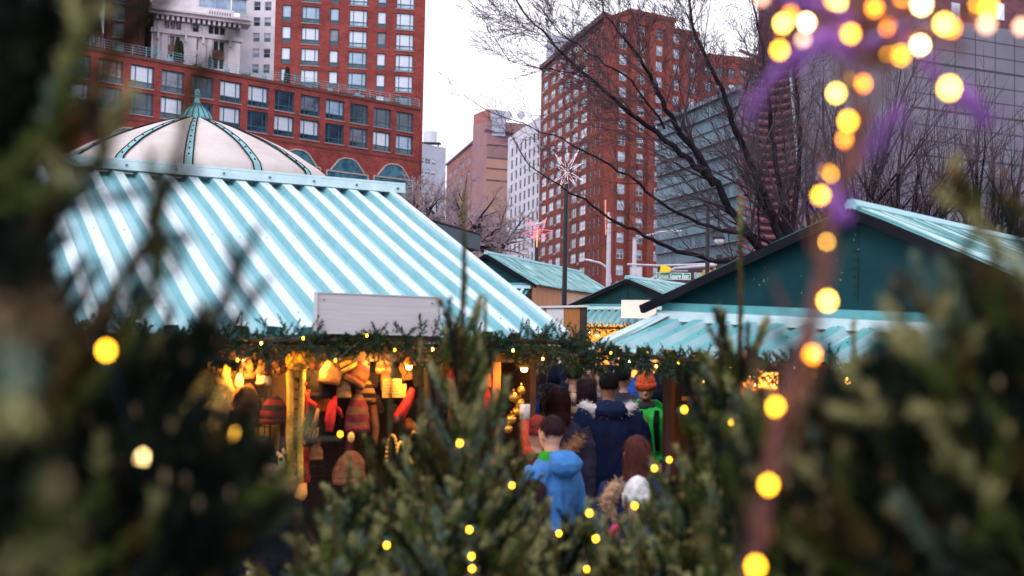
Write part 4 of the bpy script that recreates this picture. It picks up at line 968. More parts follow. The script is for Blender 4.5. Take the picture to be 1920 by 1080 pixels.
beanie(350, 800, 32, 36, 'orange', 'orange speckled knit hat at the dark left side', pom=True)
beanie(415, 752, 36, 30, 'brown', 'brown fur trimmed hat below the yellow earflap hat', pom=True, col2='orange')
beanie(318, 805, 34, 44, 'red', 'red hat half hidden in the dark left side of the stall')
beanie(330, 670, 24, 26, 'grey', 'grey hat hanging at the far left under the garland', tilt=10)
beanie(298, 700, 34, 50, 'grey', 'grey fluffy hat hanging at the far left edge of the stall')
beanie(462, 760, 60, 70, 'black', 'black beanie hanging in front of the wire rack', o=.0)
beanie(646, 872, 62, 62, 'brown', 'brown slouchy hat at the bottom right of the rack', o=.1)
beanie(588, 845, 26, 30, 'brown', 'brown bobbly knit hat beside the giraffe scarf foot', pom=True)
beanie(905, 700, 24, 50, 'orange', 'orange hat hanging near the right post of the left stall')
beanie(903, 742, 26, 54, 'red', 'red hat hanging near the right post below an orange one')
beanie(715, 680, 30, 40, 'brown', 'brown hat hanging under the garland above the price card', stripes='tan')
beanie(690, 735, 40, 44, 'black', 'black and tan striped hat beside the price card', stripes='tan', o=-.05)
beanie(820, 740, 60, 80, 'black', 'large black fur hat hanging right of the red stocking hat', o=-.05)
beanie(860, 800, 60, 60, 'navy', 'navy knit hat low on the right part of the rack', o=-.05)
# the crowded back row: copies of three hats
def copy_tree(o, parent=None):
    c = o.copy(); C.objects.link(c)
    if parent is not None: c.parent = parent
    for ch in list(o.children): copy_tree(ch, c)
    return c
BR = random.Random(9)
for col, px0, lab, grp, spots in (('black', 560, 'small dark knit hat in the crowded back row of the left stall', 'dark hats in the back row', [(x, y) for x in (590, 628, 668, 708, 748, 790, 832, 872) for y in (700, 770)]),
                              ('tan', 470, 'small tan knit hat hanging in the back row of the left stall', 'tan hats in the back row', [(455, 745), (480, 735), (605, 690), (652, 705), (690, 705), (735, 700), (775, 690), (880, 690)]),
                              ('orange', 690, 'small orange knit hat hanging in the back row of the left stall', 'orange hats in the back row', [(610, 735), (700, 790), (780, 800), (850, 700), (890, 770)])):
    r0_ = beanie(px0, 690 if col != 'orange' else 750, 30, 38, col, lab, o=-.09); r0_['group'] = grp
    r0_['label'] = {'black': 'small dark knit hat right behind the giraffe scarf', 'tan': 'small tan knit hat just left of the giraffe scarf, behind the rack front', 'orange': 'small orange knit hat behind the price card'}[col]
    ORD = ['first', 'second', 'third', 'fourth', 'fifth', 'sixth', 'seventh', 'eighth']
    for k_, (x, y) in enumerate(spots):
        c_t = copy_tree(r0_)
        if col == 'black': c_t['label'] = 'small dark knit hat, %s from left in the %s back row' % (ORD[k_//2], 'upper' if k_ % 2 == 0 else 'lower')
        else: c_t['label'] = 'small %s knit hat in the back row, %s %s one from the left' % (col, ORD[sorted(v[0] for v in spots).index(x)], col)
        c_t.location = gp_(x+BR.gauss(0, 4), y+BR.gauss(0, 8), -.09-BR.random()*.03); c_t.rotation_euler = (0, R(BR.uniform(-25, 25)), R(BR.uniform(-20, 20)))
# red stocking hat, mittens, bag
def softbag(kind, label, cat, pts, rad, col, flat=.5, parts=None, grp=None, o=.05):
    P_ = [gp_(x, y, o) for x, y in pts]; s_ = (P_[0]-CAM).length/FPX
    root = empty(kind, P_[0], label, cat, grp); m = MB(); m.tube(P_, [(r*s_, r*s_*flat) if True else r for r in rad], 14); m.build('body', WOOL[col], root, True); return root, s_, P_
softbag('stocking_hat', 'bright red floppy stocking hat hanging beside the price card', 'hat', [(768, 728), (762, 745), (752, 765), (742, 782), (736, 792)], [10, 17, 20, 22, 8], 'red')
for i, (pts, lb) in enumerate(((((625, 742), (618, 760), (614, 785), (612, 808)), 'bright red leopard patterned mitten hanging on the rack'), (((574, 730), (571, 750), (570, 775)), 'dull red mitten right beside the giraffe scarf'))):
    r_o, s_, P_ = softbag('mitten', lb, 'mitten', pts, [8, 17, 19, 12] if i == 0 else [5, 8, 6], 'red', grp='mittens on the rack')
    m = MB(); m.tube([P_[1], P_[1]+GU*.05+V((0, 0, -.03)), P_[1]+GU*.075+V((0, 0, -.08))], [.02, .018, .008], 8); m.build('thumb', WOOL['red'], r_o, True)
r_o, s_, P_ = softbag('glove', 'pale tan glove with fingers hanging beside the giraffe scarf', 'glove', [(592, 765), (588, 785), (583, 800)], [6, 9, 9], 'tan', grp=None)
for k in range(4):
    m = MB(); q = P_[2]+GU*(.028-.018*k); m.tube([q, q+V((0, 0, -.05))+GU*(-.008*k), q+V((0, 0, -.085+.008*abs(k-1)))+GU*-.02], [.010, .009, .005], 6); m.build('finger', WOOL['tan'], r_o, True)
r_o, s_, P_ = softbag('hand_bag', 'fluffy yellow cream shoulder bag hanging below the hats', 'bag', [(378, 788), (379, 803), (380, 822), (381, 838)], [10, 22, 28, 26], 'yellow', flat=.35)
m = MB(); m.tube([gp_(366, 792, .05), gp_(375, 745, .05), gp_(383, 742, .05), gp_(395, 800, .05)], .006, 6); m.build('strap', WOOL['black'], r_o)
for i, (x, y0, y1, wd_, col, lb) in enumerate(((655, 790, 860, 44, 'maroon', 'dark maroon scarf hanging low under the ribbed hat'), (700, 760, 880, 30, 'brown', 'brown scarf hanging below the price card'), (572, 840, 890, 14, 'red', 'narrow red scarf end beside the giraffe scarf feet'), (905, 665, 730, 16, 'tan', 'tan tassel scarf at the right end of the left stall'), (800, 690, 860, 40, 'black', 'long black scarf right of the red stocking hat'), (845, 690, 830, 36, 'maroon', 'long dark maroon scarf near the right end of the rack'), (530, 780, 900, 10, 'brown', 'thin brown scarf left of the giraffe legs'), (925, 690, 800, 30, 'black', 'black scarf beside the right corner post'))):
    a = gp_(x, y0, .0); b = gp_(x+3, y1, .0); s_ = (a-CAM).length/FPX; root = empty('scarf', a, lb, 'scarf', 'scarves on the left stall')
    m = MB(); m.tube([a, a*.66+b*.34+GU*.01, a*.33+b*.67-GU*.008, b], [(wd_*s_/2, .022), (wd_*s_/2*.9, .03), (wd_*s_/2, .024), (wd_*s_/2*1.05, .02)], 12); m.build('cloth', WOOL[col], root, True)
    m = MB()
    for k in range(7): q = b+GU*((k-3)*wd_*s_/7); m.tube([q, q+V((0, 0, -.05))], .005, 4)
    m.build('fringe', WOOL[col], root)
# giraffe scarf hat
gr = empty('giraffe_scarf_hat', gp_(548, 680, .12), 'long yellow giraffe shaped hat with spotted legs hanging as two scarf ends', 'hat')
YEL = gl_('plush_yellow', (.85, .50, .07), scale=30); ORN = gl_('plush_orange', (.70, .20, .04), scale=30)
h0 = gp_(548, 668, .12)
m = MB(); m.ball(gp_(548, 676, .12), (.085, .06, .07), 14, 0, 10); m.tube([gp_(552, 668, .16), gp_(560, 674, .2), gp_(567, 682, .22)], [(.045, .04), (.04, .035), (.03, .028)], 12); m.build('head', YEL, gr, True)
m = MB(); m.ball(gp_(568, 684, .24), (.038, .03, .03), 10, 0, 8); m.build('muzzle', ORN, gr, True)
for x, y in ((553, 669), (561, 667)): m = MB(); m.ball(gp_(x, y, .22), .009, 8, 0, 6); m.build('eye', BLACKM, gr, True)
for x in (541, 553): m = MB(); m.tube([gp_(x, 662, .12), gp_(x-1, 654, .12)], .007, 6); m.ball(gp_(x-1, 653, .12), .013, 8, 0, 5); m.build('horn', YEL, gr, True)
for x, y in ((531, 672), (540, 682)): m = MB(); m.tube([gp_(x+8, y-4, .12), gp_(x, y, .12), gp_(x-4, y+4, .12)], [.01, .02, .005], 8); m.build('ear', ORN, gr, True)
for k, (x0, x1, y1, wd_) in enumerate(((534, 536, 898, 11), (557, 553, 912, 9.5))):
    pts = [gp_(x0+(x1-x0)*t+1.5*math.sin(t*7+k), 690+(y1-690)*t, .10) for t in (0, .15, .35, .55, .75, .92, 1)]; s_ = (pts[0]-CAM).length/FPX
    m = MB(); m.tube(pts, [(wd_*s_*f, wd_*s_*.6) for f in (1.1, 1.05, .95, 1, .95, .9, 1.0)], 12); lg = m.build('scarf_leg', YEL, gr, True)
    m = MB(); m.tube([pts[-1]+V((0, 0, .03)), pts[-1]+V((0, 0, -.035)), pts[-1]+V((0, 0, -.075))], [.04, .045, .03], 12); m.build('foot', mat('plush_foot', (.75, .38, .10)), lg, True)
    sp_ = MB(); rr = random.Random(k)
    for i in range(11): q = pts[0].lerp(pts[-1], rr.random()*.95)+GN*(wd_*s_*.6+.0)+GU*rr.uniform(-.02, .02); sp_.ball(q, (.012, .004, .016), 7, 0, 4)
    sp_.build('spots', ORN, lg, True)
# owl hat low
ow = empty('animal_hat', gp_(505, 865, .1), 'pale plush animal hat with dark round eyes in front of the rack', 'hat')
m = MB(); m.ball(gp_(507, 868, .1), (.07, .05, .085), 14, 0, 10); m.build('head', WOOL['cream'], ow, True)
for x in (496, 512): m = MB(); m.ball(gp_(x, 856, .165), .012, 8, 0, 6); m.build('eye', BLACKM, ow, True)
for x in (488, 524): m = MB(); m.tube([gp_(x, 848, .1), gp_(x-2, 838, .1)], [.02, .006], 8); m.build('ear', WOOL['cream'], ow, True)
# necklaces
for k, (x, y, r) in enumerate(((722, 848, 26), (737, 850, 18), (760, 836, 22))):
    m = MB(); c = gp_(x, y, .12)
    for i in range(26):
        a = 2*math.pi*i/26; m.ball(c+GU*(r*.0034*.42*math.sin(a))+V((0, 0, r*.0034*1.4*math.cos(a)))+GN*.01*k, .0115, 7, 0, 5)
    tag(m.build('bead_necklace', mat('yellow_bead', (.85, .50, .10), (.7, .38, .06), rough=.35, scale=10), None, True), ['longest yellow bead necklace, leftmost of the three', 'narrow yellow bead necklace in the middle of the three', 'short yellow bead necklace, rightmost of the three'][k], 'necklace', 'bead necklaces')
# price card (illegible scrawl in the photo)
pc = empty('price_card', gp_(723, 726, .1), 'yellowish handwritten card under the garland, left of the red stocking hat', 'sign'); a = gp_(706, 744, .1); m = MB()
m.ax(a, GU*.135, GN*.006, th*.125); m.build('card', mat('card_yellow', (.50, .28, .09), (.38, .20, .06), scale=12), pc)
a = gp_(733, 744, .09); m = MB(); m.ax(a, GU*.07, GN*.006, th*.09); m.build('card', mat('card_orange', (.48, .24, .06), scale=12), pc)
m = MB(); rr = random.Random(5); a = gp_(706, 744, .1)+GN*.0065
for l_ in range(5):
    x = .012
    while x < .118:
        w_ = rr.uniform(.008, .02); m.ax(a+GU*x+V((0, 0, .018+l_*.021)), GU*w_, GN*.001, th*.006); x += w_+.006
m.build('scrawl', DARKW, pc)
tg_ = MB(); tg_.tube([gp_(638, 815, .2), gp_(638, 815, .21)], [(.022, .034), (.022, .034)], 16); tag(tg_.build('round_tag', mat('tag_yellow', (.8, .5, .12)), None, True), 'oval yellow tag hanging in front of the maroon scarf', 'tag')
# gilt bells near right post
for k, (x, y, r) in enumerate(((938, 742, .036), (950, 752, .034), (944, 768, .032), (934, 782, .036), (952, 730, .03), (928, 800, .032))):
    m = MB(); c = gp_(x, y, .2); m.ball(c, r, 12, 0, 8); m.tube([c+V((0, 0, r)), c+V((0, 0, r+.02))], .006, 6)
    tag(m.build('gold_bauble', mat('gold_foil', (.85, .52, .10), (.6, .33, .05), rough=.28, metal=.85, scale=18), None, True), ['gold bauble, second highest of the gilt cluster', 'gold bauble at the right of the gilt cluster', 'gold bauble in the middle of the gilt cluster', 'gold bauble lower left in the gilt cluster', 'gold bauble at the very top of the gilt cluster', 'gold bauble at the bottom of the gilt cluster'][k], 'bauble', 'gold baubles by the corner post')
# red stocking with white cuff
stn = empty('christmas_stocking', gp_(985, 790, .1), 'orange red stocking with a broad white cuff at the right end of the left stall', 'stocking')
a = P(984, 772, 8.0); m = MB(); m.tube([a+V((0, 0, .05)), a+V((0, 0, -.05))], [(.055, .035), (.05, .035)], 12); m.build('cuff', WOOL['white'], stn, True)
m = MB(); m.tube([a+V((0, 0, -.05)), a+V((0, 0, -.2)), a+V((.01, 0, -.26)), a+V((.07, 0, -.29))], [(.045, .03), (.045, .03), (.048, .035), (.03, .03)], 12); m.build('sock', gl_('stocking_red', (.70, .09, .04)), stn, True)
# hanging shop lamps
def hang_lamp(px, py, D, label, e=2.2):
    c = P(px, py, D); root = empty('hanging_lamp', c, label, 'lamp', 'lit lamps under the stall roofs')
    m = MB(); m.lathe([(.012, .055), (.018, .05), (.04, .02), (.052, 0), (.048, 0), (.03, .02)], c, 16, 0); m.build('lamp_shade', mat('shade_brass', (.5, .28, .08), rough=.4, metal=.5), root, True)
    m = MB(); m.ball(c+V((0, 0, -.005)), .024, 10, 0, 6); m.build('lamp_bulb', glow('lamp_glow', (1, .62, .22), 14), root, True)
    m = MB(); m.tube([c+V((0, 0, .05)), c+V((0, 0, .052+max(.01, 1.98-c.z-.05)))], .003, 4); m.build('cord', BLACKM, root)
    ld = bpy.data.lights.new('lamp_light', 'POINT'); ld.energy = e*1.35; ld.color = (1, .42, .07); ld.shadow_soft_size = .05
    lo = bpy.data.objects.new('lamp_light', ld); C.objects.link(lo); lo.parent = root; lo.location = (0, -.04, -.05)
    return root
hang_lamp(767, 685, 7.95, 'lit brass lamp hanging above the red stocking hat', 9)
hang_lamp(983, 690, 8.35, 'lit brass lamp hanging near the right end of the left stall', 5)
hang_lamp(456, 668, 7.5, 'added lit lamp hidden among the hats at the left of the rack', 13)  # this and the following garland lamps are added to light the goods
hang_lamp(597, 664, 7.75, 'added lit lamp hidden in the garland right of the giraffe head', 13)
hang_lamp(700, 662, 7.9, 'added lit lamp hidden in the garland above the price card', 8)
# right stall: warm displays
RP = Plane(c_+r_*.3, c_+r_*.3+uu_)
for i, (a, y0, b, y1, lb) in enumerate(((1425, 690, 1440, 722, 'small lit shelf box at the left of the right stall'), (1455, 697, 1500, 726, 'bright lit window of the right stall beside the blurred stem'), (1528, 696, 1574, 730, 'bright lit window of the right stall left of the plum post'), (1500, 782, 1545, 812, 'lit star shaped tray low on the right stall counter'))):
    t0_, z0_ = RP.tz(a, y1); t1_, z1_ = RP.tz(b, y0); root = empty('lit_display', RP.at(t0_, z0_, .3), lb, 'display', 'lit displays of the right stall')
    m = MB(); m.ax(RP.at(t0_, z0_, .28), RP.u*(t1_-t0_), RP.n*.03, th*(z1_-z0_)); m.build('light_panel', glow('display_glow', (1, .50, .14), 1.1), root)
    m = MB(); 
    for t_ in (t0_-.02, t1_): m.ax(RP.at(t_, z0_-.02, .26), RP.u*.02, RP.n*.08, th*(z1_-z0_+.04))
    for z in (z0_-.02, z1_): m.ax(RP.at(t0_, z, .26), RP.u*(t1_-t0_), RP.n*.08, th*.02)
    m.build('box_frame', WOODO, root)
hang_lamp(1590, 712, 8.0, 'lit lamp over the counter of the right stall', 7)
hang_lamp(1408, 705, 8.9, 'lit lamp at the left corner of the right stall', 6)
hang_lamp(1697, 728, 7.4, 'lit lamp hanging at the dark right end of the right stall', 5)
hang_lamp(1120, 628, 19.2, 'tiny lit lamp under the small middle stall', 22)
for i, (px, py, h) in enumerate(((1546, 735, .16), (1556, 738, .2), (1566, 736, .14), (1710, 745, .12), (1440, 745, .18), (1470, 748, .12))):
    m = MB(); t_, z_ = RP.tz(px, py+14); c = RP.at(t_, z_, .42); m.lathe([(.02, 0), (.028, .01), (.028, h*.6), (.012, h*.75), (.012, h)], c, 10)
    tag(m.build('glass_candle', [mat('candle_red', (.4, .06, .03)), mat('candle_amber', (.7, .3, .06))][i % 2], None, True), ['short red candle, leftmost of three before the bright window', 'tall amber candle in the middle of three before the bright window', 'small red candle, rightmost of three before the bright window', 'amber candle at the dark right end of the right stall', 'red candle on the left part of the right stall counter', 'amber candle behind the blurred stem on the right stall'][i], 'candle', 'candles on the right stall')
sf = MB(); q = P(1540, 752, 8.2); sf.ax(V((q.x-.9, q.y+.5, q.z-.04)), V((uu_.x, uu_.y, 0))*1.8, r_*.2, th*.03); tag(sf.build('shelf', WOODO), 'orange timber shelf holding candles on the right stall', 'shelf')

# ================================================================== STREET FURNITURE
ZG = .8
POLE = mat('black_pole_paint', (.008, .010, .016), rough=.5); STEEL = mat('galvanised_pole', (.52, .50, .58), (.40, .38, .46), rough=.5)
lb0 = P(1062, 345, 21); post = empty('lamp_post', V((lb0.x, 21, gz(21))), 'slim black pole rising past the plywood stall, topped by a white starburst', 'post')
m = MB(); m.tube([V((lb0.x, 21, gz(21))), V((lb0.x, 21, lb0.z))], [.055, .04], 10); m.build('pole', POLE, post)
def starlight(px, py, D, rpx, label, col, spikes, seed, frame_col, e):
    c = P(px, py, D); s_ = D/FPX; root = empty('star_light', c, label, 'star light', 'star shaped street decorations'); m = MB(); rr = random.Random(seed)
    for i, (a, l_) in enumerate(spikes):
        a = R(a); d = V((math.cos(a), rr.uniform(-.3, .3), math.sin(a))); sd = V((-math.sin(a), 0, math.cos(a)))
        tip = c+d*l_*s_; hb = rpx*s_*(.20 if seed == 2 else .06)
        p1_, p2_ = c+d*rpx*s_*.3+sd*hb, c+d*rpx*s_*.3-sd*hb
        for q0, q1_ in ((p1_, tip), (p2_, tip), (c, p1_), (c, p2_)) if seed == 2 else ((p1_, tip), (p2_, tip), (c, p1_)): m.tube([q0, q1_], .006*(D/21)**.6, 4, 0)
    m.build('light_tube', glow('star_'+col, frame_col, e), root); return root, c
s1_, cst = starlight(1062, 322, 21, 42, 'white starburst light on top of the black pole', 'white', [(90, 46), (62, 50), (30, 34), (-28, 36), (-55, 30), (-90, 46), (-112, 34), (-140, 36), (150, 24), (125, 40)], 1, (.95, .74, .84), .14)
s2_, cs2 = starlight(1007, 438, 34, 30, 'pink and red outlined star light in front of the pale office building', 'pink', [(90, 16), (60, 36), (10, 30), (-30, 20), (-92, 32), (-150, 14), (180, 27), (125, 36)], 2, (1, .22, .32), .2)
m = MB(); m.tube([V((cs2.x, 34, gz(34))), V((cs2.x, 34, cs2.z-.2))], .06, 8); m.build('pole', POLE, s2_)
m = MB(); m.tube([cs2+V((0, -.1, -.4)), cs2+V((0, -.1, .1))], .016, 6); m.build('light_core', glow('star_core', (1, .5, .15), .5), s2_)
def lamp_post(px, D, ytop, label, arm, col=STEEL, r=.09, name='street_lamp', tip=None):
    b = P(px, hor(px), D); zt = P(px, ytop, D).z; root = empty(name, V((b.x, D, gz(D))), label, 'street lamp' if arm else 'post')
    m = MB(); m.tube([V((b.x, D, gz(D))), V((b.x, D, zt))], [r, r*.65], 10); m.build('pole', col, root)
    if arm:
        pts = [P(x, y, D) for x, y in arm]; m = MB(); m.tube(pts, r*.45, 8); m.build('arm', col, root)
        e_ = pts[-1]; d = (pts[-1]-pts[-2]).normalized(); m = MB(); m.tube([e_, e_+d*.25, e_+d*.6, e_+d*.75], [(.08, .06), (.16, .09), (.15, .07), (.05, .03)], 10); m.build('lamp_head', mat('lamp_head_white', (.62, .6, .66)), root, True)
    return root
lamp_post(1187, 60, 445, 'tall pale street lamp with a curved arm reaching right, behind the small stall', [(1187, 450), (1200, 447), (1220, 440), (1240, 436), (1252, 435)], r=.16)
lamp_post(1139, 75, 405, 'pale pole with a small drooping lamp arm in front of the orange brick building', [(1145, 530), (1143, 512), (1136, 500), (1125, 493), (1116, 491)], r=.16)
pl2 = lamp_post(1137, 60, 398, 'thin pole whose top half is a lit orange and white rod', None, r=.10, name='decorated_pole')
m = MB(); m.tube([P(1136, 440, 60), P(1135, 375, 60)], .03, 6); m.build('light_rod', glow('rod_glow', (1, .35, .2), .25), pl2)
# black lantern
lp = P(1348, 450, 26); ln = empty('lantern_post', V((lp.x, 26, gz(26))), 'black park lantern with a white globe hanging from a curved arm behind the stalls', 'street lamp')
m = MB(); m.tube([V((lp.x-.25, 26, gz(26))), V((lp.x-.25, 26, lp.z+.85)), V((lp.x-.2, 26, lp.z+1.05)), V((lp.x-.05, 26, lp.z+1.05)), V((lp.x, 26, lp.z+.3))], [.06, .045, .035, .03, .02], 8); m.build('pole', POLE, ln)
m = MB(); m.lathe([(.03, .32), (.06, .26), (.07, .12), (.15, .06), (.15, .03), (.02, .03)], lp, 14); m.build('hood', POLE, ln, True)
m = MB(); m.ball(lp+V((0, 0, -.02)), (.12, .12, .10), 12, 0, 8); m.build('globe', mat('globe_white', (.7, .7, .78), rough=.3), ln, True)
# mast arm with street signs and signals
ms = empty('signal_mast', V((P(1349, 530, 55).x, 55, ZG)), 'mast arm carrying the green street name sign over the road', 'signal mast')
m = MB(); D = 55; q0 = P(1349, 500, D); m.tube([V((q0.x, D, ZG)), V((q0.x, D, P(1349, 478, D).z))], .16, 8, 1); m.tube([P(1345, 496, D), P(1300, 500, D), P(1265, 503, D), P(1212, 527, D)], [.10, .08, .06, .05], 8, 0)
m.tube([P(1176, 495.5, D), P(1240, 498, D), P(1322, 495, D)], .05, 6, 0); m.tube([P(1247, 508, D), P(1290, 508, D)], .03, 6, 0)
m.build('mast', [STEEL, POLE], ms)
def sign(px0, py0, px1, py1, D, txt, label, parent=None, gcol=(.0, .27, .17)):
    a = P(px0, py1, D); b = P(px1, py0, D); root = empty('street_sign', a, label, 'street sign')
    w_, h_ = b.x-a.x, b.z-a.z
    m = MB(); m.ax(a, V((w_, 0, 0)), V((0, .05, 0)), V((0, 0, h_)), 0); m.build('plate', mat('sign_green', gcol, tuple(x*.9 for x in gcol), rough=.5), root)
    m = MB(); t_ = h_*.07
    for o_, dx, dz in ((a, w_, t_), (a+V((0, 0, h_-t_)), w_, t_)): m.ax(o_-V((0, .012, 0)), V((dx, 0, 0)), V((0, .011, 0)), V((0, 0, dz)))
    for o_ in (a, a+V((w_-t_, 0, 0))): m.ax(o_+V((0, -.012, t_)), V((t_, 0, 0)), V((0, .011, 0)), V((0, 0, h_-2*t_)))
    wm_ = mat('sign_white', (.85, .85, .86), (.8, .8, .82)); m.build('border', wm_, root)
    me = text_mesh(txt, h_*1.0, .004); me.materials.append(wm_); xs = [v.co.x for v in me.vertices]; k = w_*.88/(max(xs)-min(xs))
    o = link('lettering', me, root, Matrix.Translation(V((w_/2, -.02, h_*.47))) @ Matrix.Rotation(R(90), 4, 'X') @ Matrix.Diagonal((k, 1.0, 1, 1)))
    return root
sign(1231, 512, 1295, 523.5, 54.5, 'Union Square East', 'long green street sign reading Union Square East')
sign(1302, 512, 1333, 522, 56, 'UNION SQUARE', 'short green street sign reading UNION SQUARE, right of the longer one', gcol=(0, .22, .2))
yb = P(1237, 511, 54.3); m = MB(); m.add([yb, yb+V((.5, 0, .05)), yb+V((.5, 0, .26)), yb+V((.05, 0, .38)), yb+V((0, .05, 0)), yb+V((.5, .05, .05)), yb+V((.5, .05, .26)), yb+V((.05, .05, .38))], [(0, 1, 2, 3), (7, 6, 5, 4), (0, 4, 5, 1), (1, 5, 6, 2), (2, 6, 7, 3), (3, 7, 4, 0)])
tag(m.build('warning_sign', mat('sign_yellow', (.85, .62, .02), (.8, .56, .02))), 'small yellow warning plate just above the long green street sign', 'sign')
for i, (x, y0, y1, lb) in enumerate(((1347, 485, 507, 'yellow traffic signal at the top right of the green signs'), (1326, 506, 530, 'yellow traffic signal half hidden behind the right stall roof'))):
    t_ = P(x, y0, 55); h_ = (y1-y0)*55/FPX; root = empty('traffic_light', t_-V((0, 0, h_)), lb, 'traffic light', 'yellow traffic lights')
    m = MB(); m.ax(t_+V((-.17, 0, -h_)), (.36, 0, 0), (0, .3, 0), (0, 0, h_)); m.build('housing', mat('signal_yellow', (.75, .32, .03), (.6, .25, .02)), root)
    for k in range(2): m = MB(); z = -h_*(.3+.4*k); m.tube([t_+V((0, -.12, z)), t_+V((0, 0, z))], .12, 10); m.build('visor', POLE, root)
cb = P(1182, 520, 52); m = MB(); m.ax(cb, (.52, 0, 0), (0, .3, 0), (0, 0, .48)); m.ax(cb+V((.06, -.02, -2)), (.06, 0, 0), (0, .06, 0), (0, 0, 2.0)); m.ax(cb+V((.04, -.012, .05)), (.44, 0, 0), (0, .01, 0), (0, 0, .38), 1)
m.ax(V((cb.x+.2, 52.05, ZG)), (.12, 0, 0), (0, .12, 0), (0, 0, cb.z-ZG+.02))
tag(m.build('control_box', [mat('box_grey', (.45, .43, .5)), mat('box_light', (.56, .54, .6))]), 'pale grey control box on a post behind the small stall', 'box')
lo2 = lamp_post(985, 90, 424, 'far curved lamp against the pale office building', [(985, 440), (988, 430), (995, 424), (1002, 422)], r=.12)
# ================================================================== BARE TREES
BARK = mat('dark_bark', (.020, .014, .022), (.008, .006, .010), rough=.85, scale=6, spec=.1)
TWIG = mat('plum_twig', (.075, .045, .06), (.035, .022, .032), rough=.8, scale=3)
PTWIG = mat('pale_twig', (.36, .28, .30), (.22, .16, .18), rough=.8, scale=3)
def grow(m, p, d, L, r, lev, rg, up=.12, mi=0, spread=1.0, bias=None, minr=.006, twigm=1):
    n = 5 if lev > 1 else 4; pts = [p]; q = V(p); d = V(d).normalized(); ds = [d]
    for i in range(n):
        d = (d + V((rg.gauss(0, .065), rg.gauss(0, .065), rg.gauss(0, .065)+up*.2)) + (bias or V((0, 0, 0)))*.06).normalized()
        q = q + d*L/n; pts.append(V(q)); ds.append(d)
    rads = [max(r*(1-.72*i/n), minr*.5) for i in range(n+1)]
    m.tube(pts, rads, 6 if r > .04 else (4 if r > .015 else 3), mi if r > .022 else twigm, caps=False)
    if lev == 0: return
    k = {1: 4, 2: 5, 3: 5, 4: 5}.get(lev, 5)
    for j in range(k):
        t = .18+.80*(j+rg.random()*.8)/k; i = min(int(t*n), n-1); pp = pts[i].lerp(pts[i+1], t*n-i)
        ax = ds[i].orthogonal().normalized(); ax.rotate(Quaternion(ds[i], rg.random()*6.283)); nd = V(ds[i]); nd.rotate(Quaternion(ax, rg.uniform(.35, .85)*spread))
        grow(m, pp, nd, L*rg.uniform(.38, .72)*(1.1-.4*t), max(r*.5*(1-.5*t), minr), lev-1, rg, up, mi, spread, bias, minr, twigm)
    grow(m, pts[-1], ds[-1], L*.5, max(rads[-1], minr), lev-1, rg, up, mi, spread, bias, minr, twigm)
def limb(m, pp, D0, D1, r0, r1, lev, rg, kids=7, up=.15, minr=.0028, twl=.9, twigm=1):
    """a hand laid limb through photo points, then grown twigs"""
    n = len(pp); ctrl = [P(x, y, D0+(D1-D0)*i/(n-1)) for i, (x, y) in enumerate(pp)]; pts = []
    for i in range(n-1):
        for k in range(4):
            t = k/4; a = ctrl[max(i-1, 0)]; b = ctrl[i]; c = ctrl[i+1]; d = ctrl[min(i+2, n-1)]
            pts.append(.5*((2*b)+(c-a)*t+(2*a-5*b+4*c-d)*t*t+(3*b-a-3*c+d)*t**3)+V((rg.gauss(0, .012), rg.gauss(0, .012), rg.gauss(0, .012))))
    pts.append(ctrl[-1]); k = len(pts); rads = [r0+(r1-r0)*(i/(k-1))**.8 for i in range(k)]
    rads = [x*.52 for x in rads]; m.tube(pts, rads, 8, 0, caps=False)
    kids = int(kids*1.45)
    for j in range(kids):
        t = .12+.86*(j+rg.random()*.7)/kids; i = min(int(t*(k-1)), k-2); d = (pts[i+1]-pts[i]).normalized(); ax = d.orthogonal().normalized(); ax.rotate(Quaternion(d, rg.random()*6.28))
        nd = V(d); nd.rotate(Quaternion(ax, rg.uniform(.35, .9))); grow(m, pts[i], nd, twl*rg.uniform(.6, 1.2)*(1.15-.5*t), rads[i]*.42, lev, rg, up, minr=minr, twigm=twigm)
    grow(m, pts[-1], pts[-1]-pts[-2], twl*.9, r1, lev, rg, up, minr=minr, twigm=twigm)
    return pts
def tree_root(px, D, label): b = G(px, D); return empty('bare_tree', b, label, 'tree', 'bare winter trees'), b
rg = random.Random(11)
tA, bA = tree_root(1500, 14, 'large bare tree whose dark limbs sweep left across the big orange brick building')
m = MB(); fork = P(1490, 520, 14); m.tube([bA, bA.lerp(fork, .5)+V((.05, 0, 0)), fork], [.22, .15, .12], 10); m.build('trunk', BARK, tA, True)
m = MB()
limb(m, [(1490, 520), (1440, 478), (1395, 430), (1340, 345), (1290, 300), (1230, 250), (1160, 195), (1095, 140), (1030, 75), (980, 20)], 14, 12.5, .125, .014, 3, rg, 15, twl=1.0)
limb(m, [(1340, 345), (1290, 268), (1250, 205), (1222, 150), (1200, 110), (1160, 60), (1130, 10)], 13.4, 13.0, .085, .012, 3, rg, 10, twl=.95)
limb(m, [(1490, 520), (1455, 420), (1412, 320), (1375, 225), (1345, 150), (1312, 80), (1290, 10), (1275, -60)], 14, 13.2, .11, .016, 3, rg, 12, twl=1.1)
limb(m, [(1490, 520), (1420, 505), (1377, 496), (1300, 480), (1236, 456), (1175, 425), (1110, 385), (1050, 350), (985, 300)], 14, 12.6, .085, .010, 2, rg, 9, twl=.6, up=.5)
limb(m, [(1400, 440), (1330, 425), (1250, 390), (1180, 330), (1110, 290), (1040, 255), (960, 225)], 13.6, 12.4, .05, .008, 2, rg, 10, twl=.75, up=.4)
limb(m, [(1490, 520), (1470, 400), (1448, 270), (1440, 160), (1425, 60), (1400, -40)], 14, 14.4, .10, .014, 3, rg, 10, twl=1.1)
